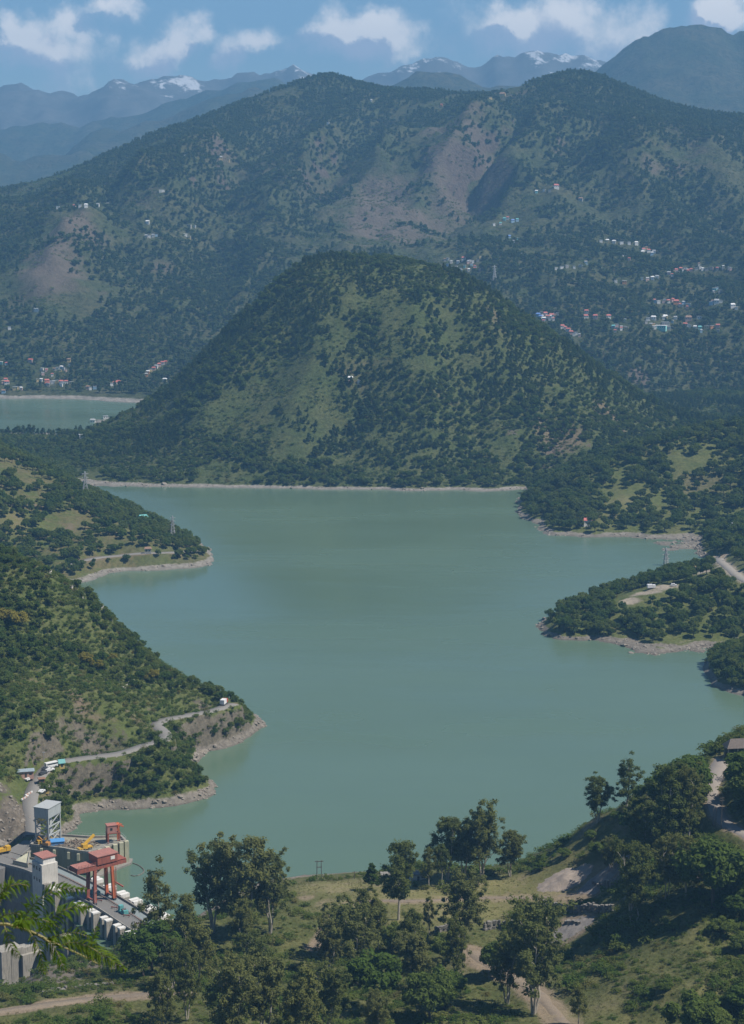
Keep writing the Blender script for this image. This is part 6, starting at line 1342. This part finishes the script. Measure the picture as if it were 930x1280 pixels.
# ================================================================ houses of the villages
WALLS = {'w': paint('house_white', (.66, .65, .62), .8, wear=.15), 'p': paint('house_pink', (.55, .38, .34), .8, wear=.15), 'y': paint('house_yellow', (.58, .44, .20), .8, wear=.15), 'b': paint('house_blue', (.28, .42, .55), .8, wear=.15), 't': paint('house_teal', (.25, .55, .52), .8, wear=.15), 'o': paint('house_orange', (.60, .27, .10), .8, wear=.15), 'g': paint('house_grey', (.34, .33, .31), .85, wear=.2)}
ROOFS = {'r': paint('roof_red', (.42, .12, .10), .7, wear=.1), 'g': paint('roof_grey', (.32, .33, .34), .7, wear=.2), 'b': paint('roof_blue', (.12, .22, .50), .6, wear=.1), 't': paint('roof_teal', (.14, .42, .42), .6, wear=.1), 'w': paint('roof_white', (.66, .66, .66), .7, wear=.1), 'o': paint('roof_brown', (.24, .15, .10), .8, wear=.2)}
WN = {'w': 'white', 'p': 'pink', 'y': 'yellow', 'b': 'bluish', 't': 'teal', 'o': 'orange', 'g': 'grey'}; RN = {'r': 'red', 'g': 'grey', 'b': 'blue', 't': 'teal', 'w': 'white', 'o': 'brown'}
_hm = {}; _hr = np.random.default_rng(5)
def house(patch, px, py, wpx, wall, roof, place, group, storeys=1):
    p = patch.at(px, py); w = wpx * m_per_px(p); flat = roof in 'wg' and _hr.random() < .6
    t = thing('house', '%s house with a %s roof %s' % (WN[wall], RN[roof], place), 'house', (p[0], p[1], p[2] + .3), float(_hr.uniform(-.35, .35)), group)
    d = w * .62; h = min(max(w * .42, 2.6), 5.0) * (1.0 + .5 * (storeys - 1)) + 1.2
    MB().box(-w / 2, w / 2, -d / 2, d / 2, -3, h).build('wall', WALLS[wall], t)
    if flat: MB().box(-w / 2 - .3, w / 2 + .3, -d / 2 - .3, d / 2 + .3, h + .02, h + .4).build('roof', ROOFS[roof], t)
    else: MB().hull_roof(-w / 2, w / 2, -d / 2, d / 2, h + .2, d * .42, .5, d * .25).build('roof', ROOFS[roof], t)
    if wpx > 5:
        n = int(min(5, max(2, w / 3)))
        for k in range(n): x = -w / 2 + w * (k + .5) / n; MB().box(x - .5, x + .5, -d / 2 - .06, -d / 2 + .03, h * .45, h * .75).build('window', GLASS, t)
PLACE = {'A': 'high on the mountain under the forest peak', 'B': 'in the teal hamlet above the hill', 'C': 'in the village over the hill crest', 'D': 'in the row beside the village over the crest', 'E': 'in the long pale row above the terraces', 'F': 'in the cluster below the long pale row', 'G': 'in the big sloping village of the far valley',
         'H': 'in the village around the orange house', 'I': 'in the line of red roofs beyond the hill flank', 'J': 'in the bright cluster on the hill flank', 'K': 'in the lowest village of the far valley', 'L': 'alone on the mountain above the lake arm', 'M': 'in the row along the mountain spur top', 'N': 'in the hamlet halfway up the mountain',
         'O': 'in the village on the far lake arm', 'P': 'in the stepped hamlet near the hill foot', 'Q': 'on the shoulder below the first peak', 'R': 'on the saddle between the two peaks'}
for px, py, w, a, b, k in HOUSES: house(mountain, px, py, w, a, b, PLACE[k], 'houses ' + PLACE[k])
for patch, px, py, w, a, b, lb in ((hill, 438, 477, 6, 'p', 'w', 'halfway up the wooded hill'), (hill, 449, 480, 4, 'w', 'g', 'beside the hut halfway up the wooded hill'), (hill, 103, 548, 8, 'w', 'w', 'at the edge of the green lakeside field'), (hill, 116, 529, 6, 'w', 'g', 'among trees at the hill foot'),
        (hill, 132, 524, 6, 'w', 'g', 'just above the lake arm at the hill foot'), (spur, 128, 634, 7, 'w', 'g', 'on the crest of the spur among trees'), (spur, 179, 653, 11, 't', 't', 'on the spur above the second road'), (spur, 185, 692, 8, 'g', 'o', 'beside the second road at the spur'),
        (shoulder, 734, 657, 11, 'w', 'r', 'in the meadow near the far waterline'), (shoulder, 902, 527, 9, 'o', 'o', 'on the skyline of the wooded far shore'), (shoulder, 855, 536, 6, 'w', 'w', 'half hidden in skyline trees')): house(patch, px, py, w, a, b, lb, None)

# ================================================================ the young tree reaching in beside the camera
FROND = leaf_mat('frond_leaflets', (0.095, 0.18, 0.02), (0.18, 0.25, 0.042), None, 0.45); STEM = paint('green_stem', (0.22, 0.19, 0.07), .7, wear=.2, scale=6)
ov = thing('feathery_tree', 'young feathery leaved tree hanging over the dam from the camera side', 'tree', (-2.3, 7.2, float(upper.z(-2.3, 7.2))))
oz = np.array(ov.location)
def bp(px, py, Y): return at_y(px, py, Y) - oz
gz = bp(-60, 1170, 7.0)
MB().tube([np.array([0, 0, -.4]), np.array([.05, -.05, (gz[2]) * .5]), np.array([.1, -.1, gz[2] - .05]), np.array([.15, -.1, gz[2] + .9])], [.07, .06, .045, .02], 8).build('trunk', STEM, ov)
def tubec(pts, r0, r1): L = curve(np.array(pts), .03); return MB().tube(L, list(np.linspace(r0, r1, len(L))), 6)
main = [np.array([.1, -.1, gz[2] - .1]), gz, bp(-5, 1155, 7.0), bp(18, 1158, 7.0), bp(38, 1164, 7.0), bp(62, 1178, 6.95)]
tubec(main, .012, .005).build('branch', STEM, ov)
tubec([bp(38, 1164, 7.0), bp(55, 1172, 7.0), bp(75, 1182, 7.02), bp(100, 1193, 7.05), bp(122, 1205, 7.1)], .005, .002).build('branch', STEM, ov)
tubec([bp(-8, 1146, 7.0), bp(-30, 1120, 7.05), gz], .003, .006).build('branch', STEM, ov)
rb = np.random.default_rng(3)
def frond(pts, L0, n, droop, seed, side=(1, -1)):
    r = np.random.default_rng(seed); c = curve(np.array(pts), .006); V = []; F = []
    tubec(pts, .0028, .001).build('frond_stem', STEM, fr_parent := ov) if False else None
    idx = np.linspace(3, len(c) - 1, n).astype(int)
    for j, i in enumerate(idx):
        u = j / (n - 1); t = c[min(i + 1, len(c) - 1)] - c[i - 1]; t /= np.linalg.norm(t)
        for sgn in side:
            perp = np.cross(t, np.array([0.2, -1, 0.2])); perp /= np.linalg.norm(perp); L = L0 * (math.sin(math.pi * min(1, .16 + u * .80)) ** .7) * r.uniform(.8, 1.1)
            d = perp * sgn * .75 + t * .72 + np.array([0, 0, -droop]) + r.normal(size=3) * .12 + np.array([0, r.normal() * .3, 0]); d /= np.linalg.norm(d)
            w = np.cross(d, np.array([r.normal() * .4, -1, .5 + r.normal() * .4])); w /= np.linalg.norm(w); w *= .0030 * r.uniform(.8, 1.2)
            p = c[i]; b = len(V); mid = p + d * L * .5 + np.array([0, 0, .004]); tip = p + d * L + np.array([0, 0, -.006 - droop * .01])
            V += [p - w * .4, p + w * .4, mid + w, tip, mid - w]; F.append((b, b + 1, b + 2, b + 3, b + 4))
    me = bpy.data.meshes.new('frond'); me.from_pydata([tuple(v) for v in V], [], F); me.materials.append(FROND); me.update(); o = link('frond', me, ov)
    L = curve(np.array(pts), .02); MB().tube(L, list(np.linspace(.0024, .0008, len(L))), 5).build('stem', STEM, o)
FR = [([(25, 1160, 7.0), (35, 1140, 6.95), (52, 1122, 6.9), (75, 1111, 6.9), (106, 1112, 6.95)], .062, 44, .40), ([(48, 1166, 7.0), (62, 1150, 6.9), (80, 1138, 6.88), (100, 1132, 6.9), (114, 1134, 6.95)], .058, 40, .42),
      ([(-8, 1134, 7.0), (0, 1118, 7.0), (12, 1108, 7.0), (26, 1105, 7.0), (36, 1108, 7.0)], .055, 22, .45), ([(20, 1158, 7.0), (30, 1150, 6.85), (45, 1148, 6.8), (60, 1152, 6.8), (74, 1160, 6.82)], .055, 26, .5),
      ([(75, 1182, 7.02), (92, 1178, 7.0), (112, 1184, 6.95), (132, 1196, 6.92), (156, 1212, 6.92)], .060, 34, .35), ([(55, 1172, 7.0), (66, 1182, 6.95), (74, 1196, 6.93), (80, 1212, 6.93)], .050, 18, .3),
      ([(36, 1163, 7.0), (46, 1180, 6.95), (52, 1198, 6.92), (55, 1216, 6.92)], .045, 16, .2), ([(118, 1203, 7.1), (114, 1188, 7.05), (116, 1172, 7.0), (124, 1155, 7.0)], .042, 18, .1), ([(5, 1156, 7.0), (10, 1170, 6.95), (14, 1184, 6.95), (24, 1196, 6.95)], .040, 14, .15),
      ([(-4, 1150, 7.0), (8, 1143, 6.95), (22, 1142, 6.9), (34, 1147, 6.9)], .045, 18, .4), ([(60, 1174, 7.0), (78, 1168, 6.9), (96, 1166, 6.85), (112, 1172, 6.85)], .050, 24, .4), ([(0, 1128, 7.05), (8, 1112, 7.05), (16, 1098, 7.05)], .035, 12, .1)]
for k, (pts, L0, n, dr_) in enumerate(FR): frond([bp(*q) for q in pts], L0, n, dr_, 700 + k)
# ================================================================ lake, sky, sun, haze, camera
HAZE, EXPO = 1.0e-4, 0.50
lk = MB(); n = len(lake_cut); lk.add([(x, y, 0.0) for x, y in lake_cut], [tuple(range(n))])
lo = lk.build('lake_water', WM); lo['kind'] = 'structure'
SUN_AZ, SUN_EL = 104.0, 55.0      # azimuth from the view direction towards the right-hand side
sd = np.array([math.sin(R(SUN_AZ)) * math.cos(R(SUN_EL)), math.cos(R(SUN_AZ)) * math.cos(R(SUN_EL)), math.sin(R(SUN_EL))])
from mathutils import Vector
sl = bpy.data.lights.new('sun', 'SUN'); sl.energy = 5.0; sl.angle = R(0.53); sl.color = (1.0, 0.93, 0.82)
so_ = bpy.data.objects.new('sun', sl); C.objects.link(so_); so_.rotation_euler = Vector(sd).to_track_quat('Z', 'Y').to_euler(); so_.location = (500, 300, 1500)

def world():
    w = bpy.data.worlds.new('World'); bpy.context.scene.world = w; w.use_nodes = True
    nt = w.node_tree; nt.nodes.clear(); out = nt.nodes.new('ShaderNodeOutputWorld')
    skyt = nt.nodes.new('ShaderNodeTexSky'); skyt.sky_type = 'NISHITA'; skyt.sun_disc = False
    skyt.sun_elevation = R(SUN_EL); skyt.sun_rotation = R(SUN_AZ); skyt.altitude = 1200; skyt.air_density = 1.0; skyt.dust_density = 0.3; skyt.ozone_density = 3.0
    skc = nd(nt, 'ShaderNodeMix', data_type='RGBA', blend_type='MULTIPLY'); skc.inputs[0].default_value = 1.0; nt.links.new(skyt.outputs[0], skc.inputs[6]); skc.inputs[7].default_value = (0.88, 0.97, 1.06, 1)
    bg = nd(nt, 'ShaderNodeBackground', {'Color': skc.outputs[2], 'Strength': 0.07})
    d = nd(nt, 'ShaderNodeTexCoord').outputs['Generated']
    # clouds: puffs gathered round these directions, broken up by noise
    warp = nd(nt, 'ShaderNodeTexNoise', {'Vector': d, 'Scale': 42.0, 'Detail': 5.0, 'Roughness': 0.62})
    wv = nd(nt, 'ShaderNodeVectorMath', {0: nd(nt, 'ShaderNodeVectorMath', {0: warp.outputs['Color'], 1: (0.5, 0.5, 0.5)}, operation='SUBTRACT').outputs[0], 1: (0.036, 0.036, 0.024)}, operation='MULTIPLY').outputs[0]
    def field(off):
        v = nd(nt, 'ShaderNodeVectorMath', {0: d, 1: wv}, operation='ADD').outputs[0]
        if off is not None: v = nd(nt, 'ShaderNodeVectorMath', {0: v, 1: off}, operation='ADD').outputs[0]
        tot = None
        for px, py, r, a in CLOUDS:
            c = ray(px, py); c = c / np.linalg.norm(c)
            df = nd(nt, 'ShaderNodeVectorMath', {0: v, 1: tuple(c)}, operation='SUBTRACT').outputs[0]
            df = nd(nt, 'ShaderNodeVectorMath', {0: df, 1: (1.0, 1.0, 1.35)}, operation='MULTIPLY').outputs[0]
            L = nd(nt, 'ShaderNodeVectorMath', {0: df}, operation='LENGTH').outputs['Value']
            t = ramp(nt, L, r / FPX * 1.6, 0.0, 0.0, a)
            tot = t if tot is None else math_(nt, 'ADD', tot, t)
        return tot
    f0 = field(None); f1 = field((0.0085, 0.0, 0.0085))
    fine = nd(nt, 'ShaderNodeTexNoise', {'Vector': d, 'Scale': 110.0, 'Detail': 7.0, 'Roughness': 0.68}).outputs['Fac']
    dens = math_(nt, 'ADD', f0, math_(nt, 'MULTIPLY', math_(nt, 'SUBTRACT', fine, 0.5), 1.1))
    cov = ramp(nt, dens, 0.08, 1.30, 0.0, 0.88)
    lit = math_(nt, 'SUBTRACT', f0, f1)
    lit = math_(nt, 'ADD', lit, math_(nt, 'MULTIPLY', math_(nt, 'SUBTRACT', fine, 0.5), 0.5))
    cc = mixc(nt, ramp(nt, lit, -0.20, 0.35), (0.42, 0.44, 0.54), (1.0, 0.92, 0.86))  # sunlit upper right and shaded underside painted into the cloud colour
    cb = nd(nt, 'ShaderNodeBackground', {'Color': cc, 'Strength': CLOUD_STR})
    mx = nd(nt, 'ShaderNodeMixShader', {0: cov, 1: bg.outputs[0], 2: cb.outputs[0]})
    nt.links.new(mx.outputs[0], out.inputs[0])
CLOUD_STR = 1.08
CLOUDS = [(80, 25, 26, 1.0), (60, 60, 40, .9), (20, 55, 40, .8), (10, 30, 30, .8), (110, 55, 25, .6), (75, 95, 40, .5), (125, 8, 22, 1.0), (160, 12, 26, .9), (120, 70, 60, .35),
          (235, 38, 30, 1.0), (215, 62, 26, .8), (195, 72, 34, .8), (170, 82, 26, .6), (262, 45, 18, .6), (305, 58, 28, .85), (330, 48, 22, .8), (285, 80, 26, .7),
          (410, 30, 34, .9), (450, 40, 38, .9), (490, 28, 30, 1.0), (480, 60, 45, .75), (400, 55, 30, .7), (520, 60, 40, .4), (370, 45, 20, .5),
          (640, 25, 26, .9), (655, 50, 45, .6), (600, 50, 50, .45), (720, 12, 40, .75), (730, 60, 60, .5), (800, 28, 34, .8), (770, 60, 40, .55), (690, 30, 60, .5), (580, 15, 40, .4),
          (880, 18, 28, .9), (915, 15, 30, .95), (905, 0, 34, .9)]
world()

# the air
hz = MB(); hz.box(-3700, 3700, -75, 13250, -95, 1340)
hm = bpy.data.materials.new('haze_air'); hm.use_nodes = True; nt = hm.node_tree; nt.nodes.clear(); out = nt.nodes.new('ShaderNodeOutputMaterial')
pv = nd(nt, 'ShaderNodeVolumePrincipled'); pv.inputs['Color'].default_value = (0.22, 0.50, 0.84, 1); pv.inputs['Density'].default_value = HAZE; pv.inputs['Anisotropy'].default_value = 0.0
nt.links.new(pv.outputs[0], out.inputs['Volume'])
ho = hz.build('haze', hm); ho['kind'] = 'stuff'

cam = bpy.data.cameras.new('camera'); co = bpy.data.objects.new('camera', cam); C.objects.link(co)
co.location = (0, 0, CAMH); co.rotation_euler = (math.pi / 2 - PITCH, 0, 0)
cam.sensor_fit = 'VERTICAL'; cam.sensor_height = 36.0; cam.lens = 36.0 * FPX / 1280.0; cam.clip_start = 0.3; cam.clip_end = 30000
sc = bpy.context.scene; sc.camera = co
sc.view_settings.view_transform = 'Standard'; sc.view_settings.look = 'None'; sc.view_settings.gamma = 1; sc.view_settings.use_curve_mapping = False
sc.view_settings.exposure = EXPO
sc.cycles.max_bounces = 5; sc.cycles.diffuse_bounces = 2; sc.cycles.glossy_bounces = 2; sc.cycles.transmission_bounces = 2; sc.cycles.volume_bounces = 0; sc.cycles.transparent_max_bounces = 8
sc.cycles.use_denoising = True; sc.cycles.caustics_reflective = False; sc.cycles.caustics_refractive = False
cam.dof.use_dof = True; cam.dof.focus_distance = 900.0; cam.dof.aperture_fstop = 14.0
